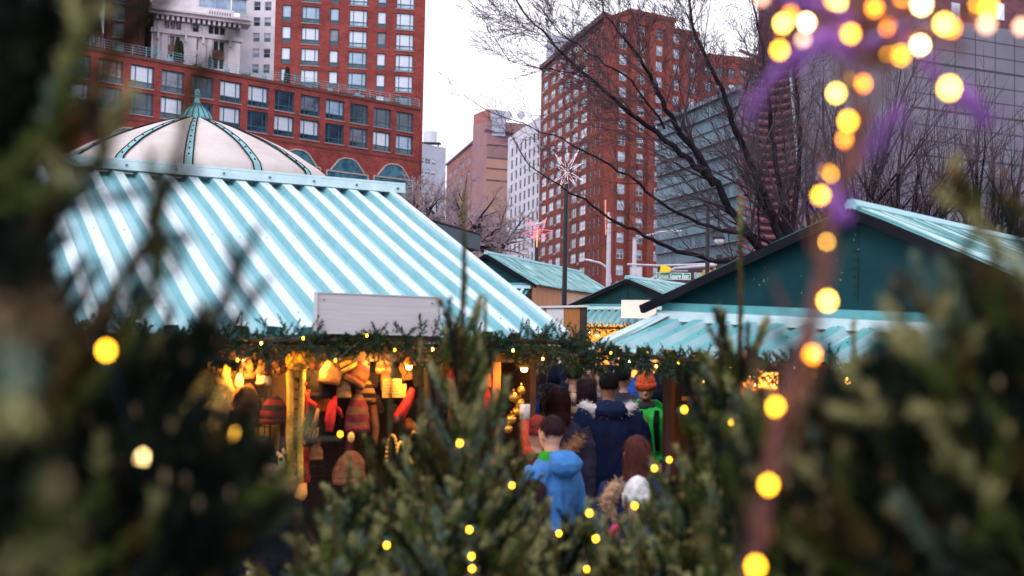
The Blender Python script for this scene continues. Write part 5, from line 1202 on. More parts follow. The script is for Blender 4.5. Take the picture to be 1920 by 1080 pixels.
limb(m, [(1500, 520), (1490, 400), (1500, 250), (1490, 120), (1500, 0)], 14, 15, .10, .014, 3, rg, 9, twl=1.0)
limb(m, [(1250, 240), (1180, 150), (1120, 110), (1050, 60), (1000, 0)], 13.2, 12.4, .03, .008, 3, rg, 8, twl=.9)
limb(m, [(1095, 140), (1030, 130), (980, 120), (945, 100)], 12.6, 12.2, .014, .006, 2, rg, 6, twl=.6)
m.build('crown', [BARK, TWIG], tA)
for i, (px, D, tilt, h, lab) in enumerate(((1560, 17, -.1, 3.3, 'bare upright tree behind the ripple patterned brick tower line, left of the blurred stem'), (1655, 16, .05, 2.7, 'bare spreading tree behind the apex of the right stall roof'), (1760, 18, .0, 2.6, 'bare fan shaped tree in front of the panelled building, right of the gable'), (1850, 16, .08, 2.4, 'bare tree at the right edge in front of the panelled building'))):
    rt, b = tree_root(px, D, lab); m = MB(); z0 = 2.3; top = b+V((tilt, 0, z0)); m.tube([b, top], [.16, .12], 8); m.build('trunk', BARK, rt, True); m = MB()
    for k in range(6):
        a = 2*math.pi*k/6+rg.random(); grow(m, top, V((math.cos(a)*.55+tilt, math.sin(a)*.4, 1.0)), h*rg.uniform(.62, .9), .07, 3, rg, .22, minr=.004, spread=.8)
    m.build('crown', [BARK, TWIG], rt)
# pale old trees far behind the left stall
for i, (px, D, py, lab) in enumerate(((862, 46, 470, 'crooked old bare tree with pale twigs beside the left stall roof edge'), (775, 44, 460, 'pale bare tree half hidden by the left stall roof edge'), (930, 58, 480, 'pale bare tree in front of the grey grid office building'))):
    rt, b = tree_root(px, D, lab); top = P(px, py, D); m = MB(); m.tube([b, b.lerp(top, .5)+V((.3, 0, 0)), top], [.4, .3, .24], 8); m.build('trunk', BARK, rt, True); m = MB()
    dirs = [(-1.2, .4), (-.7, .9), (-.1, 1.2), (.5, 1.0), (1.1, .5), (.8, .1)] if i < 2 else [(-.6, .8), (0, 1.1), (.6, .7)]
    for k, (dx, dz) in enumerate(dirs): grow(m, top, V((dx, rg.uniform(-.4, .4), dz)), rg.uniform(1.5, 2.1), .15, 4, rg, .02, spread=1.25, minr=.010)
    m.build('crown', [BARK, PTWIG], rt)

# ================================================================== PEOPLE
SKIN = mat('skin', (.50, .29, .21), (.44, .24, .17), rough=.55, scale=12)
def cloth(n, c, **k): return mat('cloth_'+n, c, tuple(x*.7 for x in c), rough=k.pop('rough', .85), scale=9, bump=.35, bscale=90, spec=.12, **k)
NAVY = cloth('navy', (.010, .020, .075)); DNAVY = cloth('dark_navy', (.006, .010, .030)); BLKC = cloth('black', (.006, .007, .012)); BLUEH = cloth('hoodie_blue', (.055, .20, .52)); GREENJ = cloth('jacket_green', (.02, .50, .07), rough=.5)
HAIRB = mat('hair_black', (.010, .008, .010), (.004, .004, .005), rough=.8, spec=.12, scale=40, stretch=(20, 20, 2)); HAIRR = mat('hair_chestnut', (.10, .03, .022), (.02, .008, .008), rough=.8, spec=.12, scale=40, stretch=(20, 20, 2)); HAIRP = mat('hair_plum', (.035, .014, .022), (.010, .005, .009), rough=.8, spec=.12, scale=40, stretch=(20, 20, 2))
HAIRG = mat('hair_grey', (.30, .27, .34), (.2, .18, .24), rough=.5, scale=40); HAIRBR = mat('hair_brown', (.13, .06, .03), (.07, .03, .02), rough=.5, scale=40)
FURW = mat('fur_white', (.80, .76, .78), (.62, .56, .58), rough=.9, scale=30); FURT = mat('fur_tan', (.42, .27, .17), (.20, .12, .08), rough=.9, scale=30); FURB = mat('fur_cream', (.62, .46, .33), (.36, .23, .16), rough=.9, scale=30)
ORK = gl_('orange_knit', (.80, .11, .03), scale=30); WHK = gl_('white_knit', (.78, .76, .78), scale=30); CREAMC = cloth('cream', (.60, .54, .50)); BEIGEC = cloth('beige', (.35, .25, .18))
JEAN = cloth('denim', (.03, .05, .11)); LACE = mat('ochre_lace', (.35, .20, .03))
def fur_ring(name, pts, r, m_, root, n=900, ln=.045, seed=1):
    nb = NB(seed); k = len(pts); nb.mb.tube(pts, [(r*(.8+.25*math.sin(i*1.9)**2)) if 0 < i < k-1 else r*.5 for i in range(k)], 10, 0)
    for i in range(n):
        t = nb.rng.random()*(k-1); j = min(int(t), k-2); c = pts[j].lerp(pts[j+1], t-j); d = V(nb.rng.normal(size=3)).normalized(); p = c+d*r*.75; q = p+d*ln*(.5+nb.rng.random())+V((0, 0, -.006))
        sd = V(nb.rng.normal(size=3)).normalized()*.004; nb.raw(np.array([[list(p+sd), list(p-sd), list(q)]]))
    return nb.build(name, [m_], root)
PN = [0]
def person(px, D, h, yaw, label, coat=DNAVY, hair=HAIRB, longhair=0.0, legs=BLKC, hood=None, hoodfur=None, hat=None, arms='down', head=(0, 0), lean=0.0, vox=.016, build_=1.0, face=False, xoff=0, coatlen=.52, scarf=None, coat2=None, pom=False, hoodup=None, headpx=None, group='shoppers between the stalls'):
    """standing figure, local +Y is where it faces; yaw 0 looks away from the camera"""
    b = G(px, D); s = h/1.75; root = empty('person', b, label, 'person', group); PN[0] += 1
    M = Matrix.Translation(b) @ Matrix.Rotation(R(yaw), 4, 'Z') @ Matrix.Scale(s, 4)
    T = lambda p: M @ V(p)
    Ln = Matrix.Translation((0, 0, .95)) @ Matrix.Rotation(-lean, 4, 'X') @ Matrix.Translation((0, 0, -.95))
    HM = Ln @ Matrix.Translation((0, 0, 1.50)) @ Matrix.Rotation(R(head[0]), 4, 'Z') @ Matrix.Rotation(-R(head[1]), 4, 'X') @ Matrix.Translation((0, 0, -1.50))
    def tf(mb, X): mb.v = [tuple(M @ (X @ V(v))) for v in mb.v]; return mb
    bw = build_
    # arm joints
    A = {'down': [(.185, 0, 1.42), (.235, -.03, 1.13), (.235, .06, .88)], 'front': [(.185, 0, 1.42), (.23, .0, 1.14), (.10, .25, 1.12)], 'phone': [(.185, 0, 1.42), (.25, .10, 1.20), (.10, .30, 1.42)], 'pocket': [(.185, 0, 1.42), (.29, -.05, 1.15), (.20, .10, .98)]}[arms]
    body, hd = MB(), MB()
    body.loft([(0, 0, .82, .15, .11), (0, 0, .95, .165, .115), (0, 0, 1.08, .14, .10), (0, 0, 1.25, .165, .115), (0, 0, 1.38, .17, .105), (0, 0, 1.455, .10, .07), (0, .005, 1.50, .055, .055)], 16)
    body.tube([V((0, .0, 1.44)), V((0, .01, 1.50)), V((0, .015, 1.57))], [.06, .054, .052], 12)
    for sg in (-1, 1):
        pa_ = [V((sg*x, y, z)) for x, y, z in A]
        body.tube([pa_[0], pa_[0].lerp(pa_[1], .5), pa_[1], pa_[1].lerp(pa_[2], .5), pa_[2]], [.052, .046, .038, .036, .025], 10)
        hdv = (pa_[2]-pa_[1]).normalized(); sd = hdv.orthogonal().normalized() if abs(hdv.x) > .9 else V((0, 1, 0)) if arms == 'down' else V((1, 0, 0)); sd = (sd-hdv*sd.dot(hdv)).normalized()
        w_ = pa_[2]; body.tube([w_, w_+hdv*.04, w_+hdv*.09], [(.03, .02), (.042, .018), (.036, .016)], 8)
        cur = hdv.cross(sd)*(-sg)
        for f in range(4):
            q = w_+hdv*.085+sd*(.03-.02*f); ll = (.072, .08, .074, .058)[f]; body.tube([q, q+hdv*ll*.5+cur*.008, q+hdv*ll*.85+cur*.03], [.011, .010, .008], 6)
        q = w_+hdv*.03+sd*.035; body.tube([q, q+hdv*.035+sd*.022, q+hdv*.065+sd*.026], [.013, .012, .009], 6)
        body.tube([V((sg*.085, 0, .90)), V((sg*.09, .01, .70)), V((sg*.092, .02, .50)), V((sg*.092, -.01, .28)), V((sg*.092, -.02, .09))], [.085, .078, .055, .052, .036], 10)
        body.tube([V((sg*.092, -.05, .05)), V((sg*.095, .05, .045)), V((sg*.10, .15, .03))], [(.04, .045), (.045, .035), (.035, .02)], 8)
    tf(body, Ln)
    hd.loft([(0, .005, 1.555, .035, .04), (0, .02, 1.565, .050, .062), (0, .02, 1.60, .064, .082), (0, .01, 1.645, .073, .094), (0, .0, 1.69, .076, .098), (0, -.005, 1.73, .066, .086), (0, -.008, 1.76, .035, .05), (0, -.008, 1.768, .008, .01)], 18)
    hd.tube([V((0, .092, 1.675)), V((0, .112, 1.645)), V((0, .118, 1.632)), V((0, .098, 1.625))], [.008, .012, .015, .008], 8)      # nose
    for sg in (-1, 1):
        hd.tube([V((sg*.076, .0, 1.615)), V((sg*.083, -.005, 1.64)), V((sg*.086, -.01, 1.668)), V((sg*.078, -.0, 1.675))], [(.008, .014), (.009, .018), (.008, .016), .005], 8)
        hd.ball((sg*.033, .088, 1.685), (.024, .01, .008), 8)
    hd.tube([V((-.024, .092, 1.595)), V((0, .102, 1.597)), V((.024, .092, 1.595))], [.006, .010, .006], 8); hd.tube([V((-.018, .091, 1.584)), V((0, .101, 1.583)), V((.018, .091, 1.584))], [.006, .010, .006], 8)
    tf(hd, HM); body.add(hd.v, hd.f, 0)
    neck = M @ (Ln @ V((0, 0, 1.5)))
    me = remesh(body, max(vox*.75, .011)*s, 'body', [SKIN], None)
    for v in me.vertices: v.co -= b
    link('body', me, root)
    hm = lambda p: M @ (HM @ V(p))
    if face:
        for sg in (-1, 1): m = MB(); m.ball(hm((sg*.033, .087, 1.668)), (.011*s,)*3, 8, 0, 6); m.build('eye', mat('eye_dark', (.03, .02, .02), rough=.2), root, True)
        m = MB(); m.tube([hm((-.02, .103, 1.590)), hm((0, .111, 1.5895)), hm((.02, .103, 1.590))], .005*s, 6); m.build('lips', mat('lips', (.38, .10, .09)), root, True)
    # trousers and shoes
    m = MB(); m.loft([(0, 0, .78, .165, .12), (0, 0, .95, .175, .125), (0, 0, 1.03, .16, .12)], 14)
    for sg in (-1, 1): m.tube([V((sg*.085, 0, .92)), V((sg*.09, .01, .70)), V((sg*.093, .02, .50)), V((sg*.093, -.01, .28)), V((sg*.093, -.02, .10))], [.098, .094, .074, .068, .062], 10)
    tf(m, Matrix()); me = remesh(m, vox*1.2*s, 'trousers', legs); 
    for v in me.vertices: v.co -= b
    link('trousers', me, root)
    for sg in (-1, 1):
        m = MB(); m.loft([(sg*.095, .04, .0, .048, .13), (sg*.095, .04, .03, .050, .135), (sg*.095, .02, .07, .044, .10), (sg*.095, -.02, .12, .045, .06)], 12); tf(m, Matrix()); m.build('shoe', BLKC, root, True)
    # coat
    zl = coatlen+.0; zc0 = 1.46-.9*coatlen-.0
    c = MB(); c.loft([(0, 0, zc0, .215*bw, .165*bw), (0, 0, zc0+.12, .215*bw, .16*bw), (0, 0, 1.0, .20*bw, .15*bw), (0, 0, 1.12, .195*bw, .145*bw), (0, 0, 1.28, .215*bw, .15*bw), (0, 0, 1.40, .215*bw, .135*bw), (0, 0, 1.46, .16*bw, .11), (0, .0, 1.50, .085, .08), (0, .005, 1.52, .072, .07)], 20)
    for sg in (-1, 1):
        pa_ = [V((sg*x, y, z)) for x, y, z in A]; c.tube([pa_[0]-V((sg*.03, 0, 0)), pa_[0].lerp(pa_[1], .5)+V((sg*.01, 0, 0)), pa_[1], pa_[1].lerp(pa_[2], .5), pa_[2]], [.095*bw, .085*bw, .075*bw, .066*bw, .055*bw], 12)
    if hood: c.loft([(0, -.10, 1.38, .10, .05), (0, -.13, 1.42, .14, .07), (0, -.13, 1.47, .15, .085), (0, -.10, 1.52, .13, .08), (0, -.07, 1.55, .10, .05)], 14)
    tf(c, Ln)
    se = PN[0]*7.1
    qz = .006 if 'quilt' in coat.name or 'cobalt' in coat.name or 'black' in coat.name else 0
    dsp = lambda p: .016*noise.noise(V((p.x*8, p.y*8, p.z*4+se))) + .010*noise.noise(V((p.x*20, p.y*20, p.z*11+se))) + qz*abs(math.sin(p.z*42))
    me = remesh(c, vox*s, 'coat', [coat], disp=dsp)
    for v in me.vertices: v.co -= b
    co = link('coat', me, root)
    if scarf: m = MB(); m.loft([(0, .0, 1.46, .11, .10), (0, 0.01, 1.49, .105, .10), (0, .01, 1.53, .085, .085), (0, .01, 1.54, .06, .06)], 16); tf(m, Ln); m.build('scarf', scarf, root, True)
    if hoodfur:
        kind_, fm, rr = hoodfur; pts = []
        for i in range(17):
            a = -.15*math.pi + 1.3*math.pi*i/16
            if kind_ == 'collar': p = (.205*math.cos(a), -.16*math.sin(a)+.03, 1.485-.03*math.sin(a)**2)
            elif kind_ == 'side': a2 = .6*math.pi*(i/16)-.1; p = (.22*math.cos(a2+.2), -.16-.05*math.sin(a2), 1.38-.22*(i/16)+.0)
            else: p = (-.19-.05*math.sin(a*1.2), -.10-.03*math.cos(a), 1.46-.30*i/16)
            pts.append(M @ (Ln @ V(p)))
        fur_ring('hood_fur', pts, rr*s, fm, root, 1300, .040*s, PN[0])
    # hair
    hr = MB()
    hr.loft([(0, -.03, 1.60 if longhair else 1.648, .062, .066), (0, -.03, 1.64 if longhair else 1.668, .078, .080), (0, -.016, 1.69, .084, .098), (0, -.004, 1.735, .078, .098), (0, -.006, 1.772, .050, .066), (0, -.008, 1.785, .012, .015)], 18)
    if longhair:
        L_ = longhair; hr.loft([(0, -.05, 1.60-L_, .075+.04*L_, .03), (0, -.075, 1.60-L_*.7, .105, .045), (0, -.07, 1.60-L_*.35, .10, .06), (0, -.04, 1.60, .088, .07), (0, -.02, 1.66, .084, .075)], 18)
    for i in range(40 if longhair else 0):
        a = rnd.uniform(-.3, math.pi+.3); r_ = .080; zz = 1.60-longhair*rnd.uniform(.6, 1.05)
        p0 = V((r_*math.cos(a)*.9, -.02-r_*math.sin(a), 1.74)); p1 = V((r_*1.1*math.cos(a), -.03-r_*1.1*math.sin(a), 1.66)); p2 = V((r_*1.2*math.cos(a), -.045-.055*math.sin(a), min(zz, 1.61)))
        hr.tube([p0, p1, p2], [.008, .012, .004], 5)
    tf(hr, HM)
    if not (hat or hoodup) or longhair:
        me = remesh(hr, max(.010, vox*.6)*s, 'hair', hair, disp=lambda p: .007*noise.noise(V((p.x*55, p.y*55, p.z*6+se))) + .012*noise.noise(V((p.x*14, p.y*14, p.z*7+se))))
        for v in me.vertices: v.co -= b
        ho_ = link('hair', me, root); nb = NB(PN[0]); hc = hm((0, -.01, 1.70))
        for k in range(1100):
            v = me.vertices[int(nb.rng.random()*len(me.vertices))]; p = v.co+b; o_ = V(v.normal); dn = V((0, 0, -1))-o_*o_.dot(V((0, 0, -1))); dn = dn.normalized() if dn.length > .05 else V((.5, .5, 0)); q = p+dn*nb.rng.uniform(.03, .08)*(1.6 if longhair else .6)+o_*nb.rng.uniform(.004, .018); sd = o_.cross(dn)*.0022; p = p+o_*.002; nb.raw(np.array([[list(p+sd), list(p-sd), list(q)]]))
        nb.build('hair_strands', [hair], root)
    if hat:
        m = MB(); m.loft([(0, .0, 1.675, .088, .108), (0, .0, 1.70, .091, .110), (0, -.008, 1.74, .088, .105), (0, -.012, 1.78, .072, .086), (0, -.015, 1.815, .042, .05), (0, -.015, 1.83, .01, .01)], 24); m.loft([(0, .002, 1.665, .086, .106), (0, .002, 1.665, .098, .118), (0, 0, 1.715, .099, .117), (0, 0, 1.72, .088, .106)], 24)
        tf(m, HM); ho = m.build('knit_hat', hat, root, True)
        if pom: fur_ring('pompom', [hm((0, -.015, 1.84)), hm((0, -.015, 1.87))], .035*s, hat, ho, 300, .02, 3)
    if hoodup:
        m = MB(); m.loft([(0, -.05, 1.45, .13, .10), (0, -.05, 1.55, .11, .11), (0, -.03, 1.65, .105, .115), (0, -.02, 1.73, .098, .115), (0, -.02, 1.79, .065, .08), (0, -.02, 1.805, .01, .01)], 20); tf(m, HM); m.build('hood', hoodup, root, True)
    return root, M, Ln, b
def arm_parts(root, M, Ln, b): pass
# man with white fur hood, centre
person(1143, 10, 1.75, 4, 'man seen from behind in a navy parka with a white fur hood rim', NAVY, HAIRB, hood=True, hoodfur=('collar', FURW, .048), build_=1.22, coatlen=.85, vox=.013, arms='pocket')
r_o, M_, Ln_, b_ = person(1041, 7.5, 1.60, 48, 'boy seen from behind in a bright blue hooded sweatshirt with green lining', BLUEH, HAIRP, hood=True, build_=.93, coatlen=.62, scarf=cloth('green_lining', (.02, .30, .03)), vox=.011, head=(-12, 10), arms='down')
person(1052, 9.3, 1.68, -20, 'woman with long dark hair and quilted slate coat, tan fur hood hanging right', cloth('quilted_slate', (.035, .038, .085)), HAIRP, longhair=.16, hoodfur=('side', FURT, .045), build_=1.08, vox=.013, coatlen=.8)
person(1078, 11.6, 1.72, 12, 'person with wide cream fur collar, left of the man with white fur', DNAVY, HAIRB, hoodfur=('collar', FURB, .055), build_=1.25, vox=.015, coatlen=.85, head=(-40, 10))
r_o, M_, Ln_, b_ = person(1212, 10.6, 1.70, 160, 'woman facing the camera in an orange red knit hat and bright green jacket', GREENJ, HAIRB, hat=ORK, face=True, hood=True, arms='pocket', build_=1.02, vox=.012, coatlen=.75, head=(12, 10), scarf=cloth('neck_grey', (.05, .05, .06)))
for sg in (-1, 1):
    m = MB(); m.tube([M_ @ V((sg*.05, .165, 1.44)), M_ @ V((sg*.055, .172, 1.34)), M_ @ V((sg*.05, .168, 1.2))], .006, 5); m.build('drawstring', LACE, r_o)
m = MB(); m.bar(M_ @ V((0, .152, 1.46)), M_ @ V((0, .168, .85)), .02, .012); m.build('zip', BLKC, r_o)
for sg in (-1, 1): m = MB(); m.tube([M_ @ V((sg*.13, .10, 1.46)), M_ @ V((sg*.135, .165, 1.35)), M_ @ V((sg*.15, .13, 1.1))], [(.022, .01)]*3, 8); m.build('backpack_strap', BLKC, r_o)
person(1196, 7.3, 1.50, 10, 'girl with long chestnut hair and a brown fur hood band on her left', NAVY, HAIRR, longhair=.34, hoodfur=('left', FURT, .05), build_=1.12, vox=.012, coatlen=.85)
person(1200, 5.9, 1.38, -5, 'child in a white knit hat at the bottom, half hidden by spruce twigs', cloth('dark_blue_child', (.02, .05, .16)), HAIRB, hat=WHK, build_=1.0, vox=.013, coatlen=.7, group=None)
person(1003, 6.1, 1.36, 5, 'small dark haired child low in front of the boy in blue', cloth('dark_plum', (.03, .012, .03)), HAIRP, longhair=.12, vox=.015, build_=1.0)
person(1328, 12, 1.70, 200, 'person in a cream coat and beige knit hat by the right stall corner', CREAMC, HAIRBR, hat=gl_('beige_knit', (.50, .38, .28)), arms='front', vox=.016, build_=1.1, head=(40, 10), face=True)
person(1290, 12.8, 1.68, 30, 'person with light brown hair just left of the cream coat', BEIGEC, HAIRBR, longhair=.12, vox=.018)
person(1222, 14, 1.82, 60, 'grey haired person bending forward behind the orange knit hat', cloth('violet_grey', (.09, .07, .13)), HAIRG, lean=.15, vox=.018, longhair=.1, head=(20, 20))
person(1176, 13, 1.78, 15, 'person in a bright blue jacket in the dark behind the man with white fur', cloth('royal_blue', (.02, .08, .40)), HAIRB, vox=.018, build_=1.1)
person(1012, 11.5, 1.72, -30, 'person in a cobalt puffer jacket at the right end of the left stall', cloth('cobalt', (.015, .03, .20)), HAIRP, arms='front', vox=.017, longhair=.15, build_=1.1)
person(982, 9.2, 1.68, 190, 'person in a red coat partly hidden behind twigs by the corner post', cloth('coat_red', (.45, .01, .02)), HAIRB, vox=.017, build_=1.1)
MID = [(1098, 10.6, 1.66, 25, DNAVY, HAIRP, 'woman with plum dark hair squeezed between the fur collar and the man', .2, ('collar', FURT, .045)), (1168, 11.4, 1.74, -10, cloth('slate_mid', (.03, .035, .06)), HAIRB, 'man in a slate coat right behind the white fur rim', 0, None),
 (1030, 10.2, 1.62, 30, BLKC, HAIRBR, 'short person in a black coat left of the quilted slate coat', .12, ('collar', FURT, .04)), (1246, 11.6, 1.70, -15, DNAVY, HAIRB, 'person in a dark coat between the green jacket and the stall post', 0, None),
 (1010, 8.4, 1.5, 10, cloth('umber_mid', (.04, .02, .02)), HAIRB, 'short person in a brown coat behind the boy in blue', 0, None)]
for px, D, h, yw, ct_, hr_, lab, lh, fu in MID: person(px, D, h, yw, lab, ct_, hr_, longhair=lh, hoodfur=fu, vox=.018, build_=1.15, coatlen=.8, hoodup=ct_ if px in (1246, 1030) else None, hat=WOOL['maroon'] if px == 1010 else None)
FAR = [(1032, 14.5, 1.66, 20, DNAVY, HAIRB, 'person with black hair and dark coat behind the cobalt puffer jacket'), (1102, 15, 1.72, 170, cloth('brown_far', (.12, .05, .04)), HAIRBR, 'far person with blurred bare face above the cream fur collar'), (1062, 16.5, 1.75, 185, DNAVY, HAIRB, 'farthest dark coated person under the sagging garland'), (1128, 13.2, 1.64, 195, cloth('grey_far', (.10, .09, .13)), HAIRBR, 'person lifting a small camera just left of the blue jacket'), (1150, 17, 1.7, 10, BLKC, HAIRB, 'black haired figure deep in the passage behind the blue jacket'), (1250, 16, 1.72, 30, BLKC, HAIRBR, 'dark figure behind the post at the left of the right stall'), (1370, 14, 1.7, 15, BLKC, HAIRB, 'dark figure under the right stall garland beyond the cream coat')]
for i, (px, D, h, yw, ct_, hr_, lab) in enumerate(FAR): person(px, D, h, yw, lab, ct_, hr_, arms='phone' if i in (1, 3) else 'down', vox=.022, face=(i in (1, 2)), longhair=.1*(i % 2), hoodup=ct_ if i in (0, 5) else None, hat=WOOL['grey'] if i == 4 else (WOOL['navy'] if i == 6 else None))
ph = P(1143, 703, 12.85); m = MB(); m.ax(ph, (.12, 0, 0), (0, .03, 0), (0, 0, .07), 0); m.tube([ph+V((.06, -.03, .035)), ph+V((.06, 0, .035))], .025, 10, 1); m.ax(ph+V((.01, .0305, .008)), (.1, 0, 0), (0, .002, 0), (0, 0, .054), 1); tag(m.build('camera', [BLKC, mat('screen_grey', (.4, .42, .5))]), 'small compact camera held up in the crowd', 'camera')
person(478, 6.1, 1.52, -10, 'shopper in a black padded jacket bending toward the racks of the left stall', BLKC, HAIRB, hat=gl_('black_hat', (.02, .02, .025)), lean=.22, build_=1.25, vox=.014, arms='front', group='shoppers at the left stall')
person(372, 5.9, 1.50, -75, 'shopper at the left with a lit profile and dark coat, looking over the hats', BLKC, HAIRBR, lean=.15, face=True, vox=.014, arms='front', hat=gl_('brown_hat', (.18, .08, .03)), group='shoppers at the left stall', head=(20, 0))
pg_ = MB(); q = P(1148, 1003, 4.6); pg_.tube([q+V((-.02, 0, -.05)), q, q+V((.012, 0, .025)), q+V((.02, 0, .04))], [.014, .022, .018, .006], 10); tag(pg_.build('pink_glove', cloth('pink', (.75, .06, .18)), None, True), 'bright pink glove glimpsed between the lower spruce twigs', 'glove')
# ================================================================== FOREGROUND SPRUCES
NEED = [mat('needle_olive', (.105, .135, .028), (.040, .058, .014), rough=.7, scale=25, spec=.06), mat('needle_dark', (.010, .022, .015), (.003, .008, .008), rough=.7, scale=25, spec=.06), mat('needle_blue', (.19, .26, .20), (.08, .13, .10), rough=.7, scale=25, spec=.08), mat('needle_brown', (.10, .07, .022), (.045, .03, .010), rough=.7, scale=25, spec=.06), mat('spruce_wood', (.05, .032, .016), (.025, .015, .008), rough=.85, scale=25, spec=.05), mat('spruce_bud', (.30, .22, .12), (.2, .13, .07), rough=.7, scale=25, spec=.06), mat('needle_pale', (.40, .38, .17), (.22, .23, .09), rough=.7, scale=25, spec=.08)]
def needle_shoot(nb, pts, rg, mi, dens=1.0, ln=.020, bud=True, r=.0028):
    k = len(pts)-1
    for i in range(k):
        a, b = pts[i], pts[i+1]; n = int((b-a).length*1800*dens)
        m_ = 6 if (i == k-1 and k > 1 and mi in (0, 2) and rg.random() < .55) else mi
        nb.shoot(a, b, max(n, 3), ln*(1.0 if i < k-1 else .85), .0024/dens**.5, .74, mi=m_, wood=(r*(1-.3*i/len(pts)), 4), r0=r*.6)
    if bud and rg.random() < .22: nb.mb.ball(pts[-1], (.0036, .0036, .007), 5, 5, 3)
def branch(nb, p, d, L, rg, lev, dens, mix, up=.35):
    """one spruce branch: a needled axis with side shoots that turn up towards the light"""
    n = max(3, int(L/.065)); pts = [V(p)]; d = V(d).normalized()
    for i in range(n):
        d = (d+V((rg.gauss(0, .06), rg.gauss(0, .06), up*.22+rg.gauss(0, .03)))).normalized(); pts.append(pts[-1]+d*L/n)
    mi = rg.choices(range(7), mix)[0]
    needle_shoot(nb, pts, rg, mi, dens, r=.0014+.003*L)
    if lev == 0: return
    for i in range(0 if L > .12 else 1, n):
        if rg.random() < .9:
            dd = (pts[i+1]-pts[i]).normalized() if i < n else d; ax = dd.cross(V((0, 0, 1))); ax = ax.normalized() if ax.length > .1 else V((1, 0, 0))
            for sg in (-1, 1):
                if rg.random() < .55: continue
                nd = V(dd); rot = Quaternion(ax.cross(dd).normalized(), sg*rg.uniform(.45, .9)); nd.rotate(rot); nd = (nd+V((0, 0, rg.uniform(.1, .75)))).normalized()
                branch(nb, pts[i], nd, min(max(L*rg.uniform(.5, .9)*(1.15-i/n), .09), .24), rg, lev-1, dens, mix, up)
def spruce_mesh(seed, H=1.62, spread=.42, mix=(6, 4.5, 1.3, .8, 0, 0, .5), dens=.8, detail=.72, leader=.24):
    """crown and trunk around the origin, tip at z=0 hanging down to z=-H"""
    rg = random.Random(seed); nb = NB(seed); tr = MB(); tr.tube([V((0, 0, -H)), V((0, 0, -H*.5)), V((0, 0, 0))], [.02, .011, .0025], 8)
    pts = [V((rg.gauss(0, .003), rg.gauss(0, .003), -leader*i/6)) for i in range(7)][::-1]; needle_shoot(nb, pts, rg, 0, dens*1.1, ln=.011, r=.003)
    z = leader*.92
    while z < H-.25:
        det = z < detail; k = rg.randint(5, 6) if det else 7
        L = min(spread*(.14+(z-leader*.6)*1.25), .62)
        for j in range(k):
            a = 6.283*(j+rg.random()*.6)/k+z*9; el = (1.15-min(z, 1.0)*.55) if det else .25
            dv = V((math.cos(a)*math.cos(el), math.sin(a)*math.cos(el), math.sin(el)))
            branch(nb, V((0, 0, -z)), dv, L*rg.uniform(.75, 1.2), rg, 1 if L < .34 else 2, dens if det else dens*.5, mix)
        z += rg.uniform(.065, .095) if det else .16
    return nb.mesh('crown', NEED), tr.mesh('trunk', NEED[4], smooth=True)
VAR = [spruce_mesh(1), spruce_mesh(2, spread=.36), spruce_mesh(3, spread=.5, mix=(6, 3, 3, .6, 0, 0, 1.2)), spruce_mesh(4, spread=.28, leader=.37, mix=(4, 3, 1, 2.5, 0, 0, .5))]
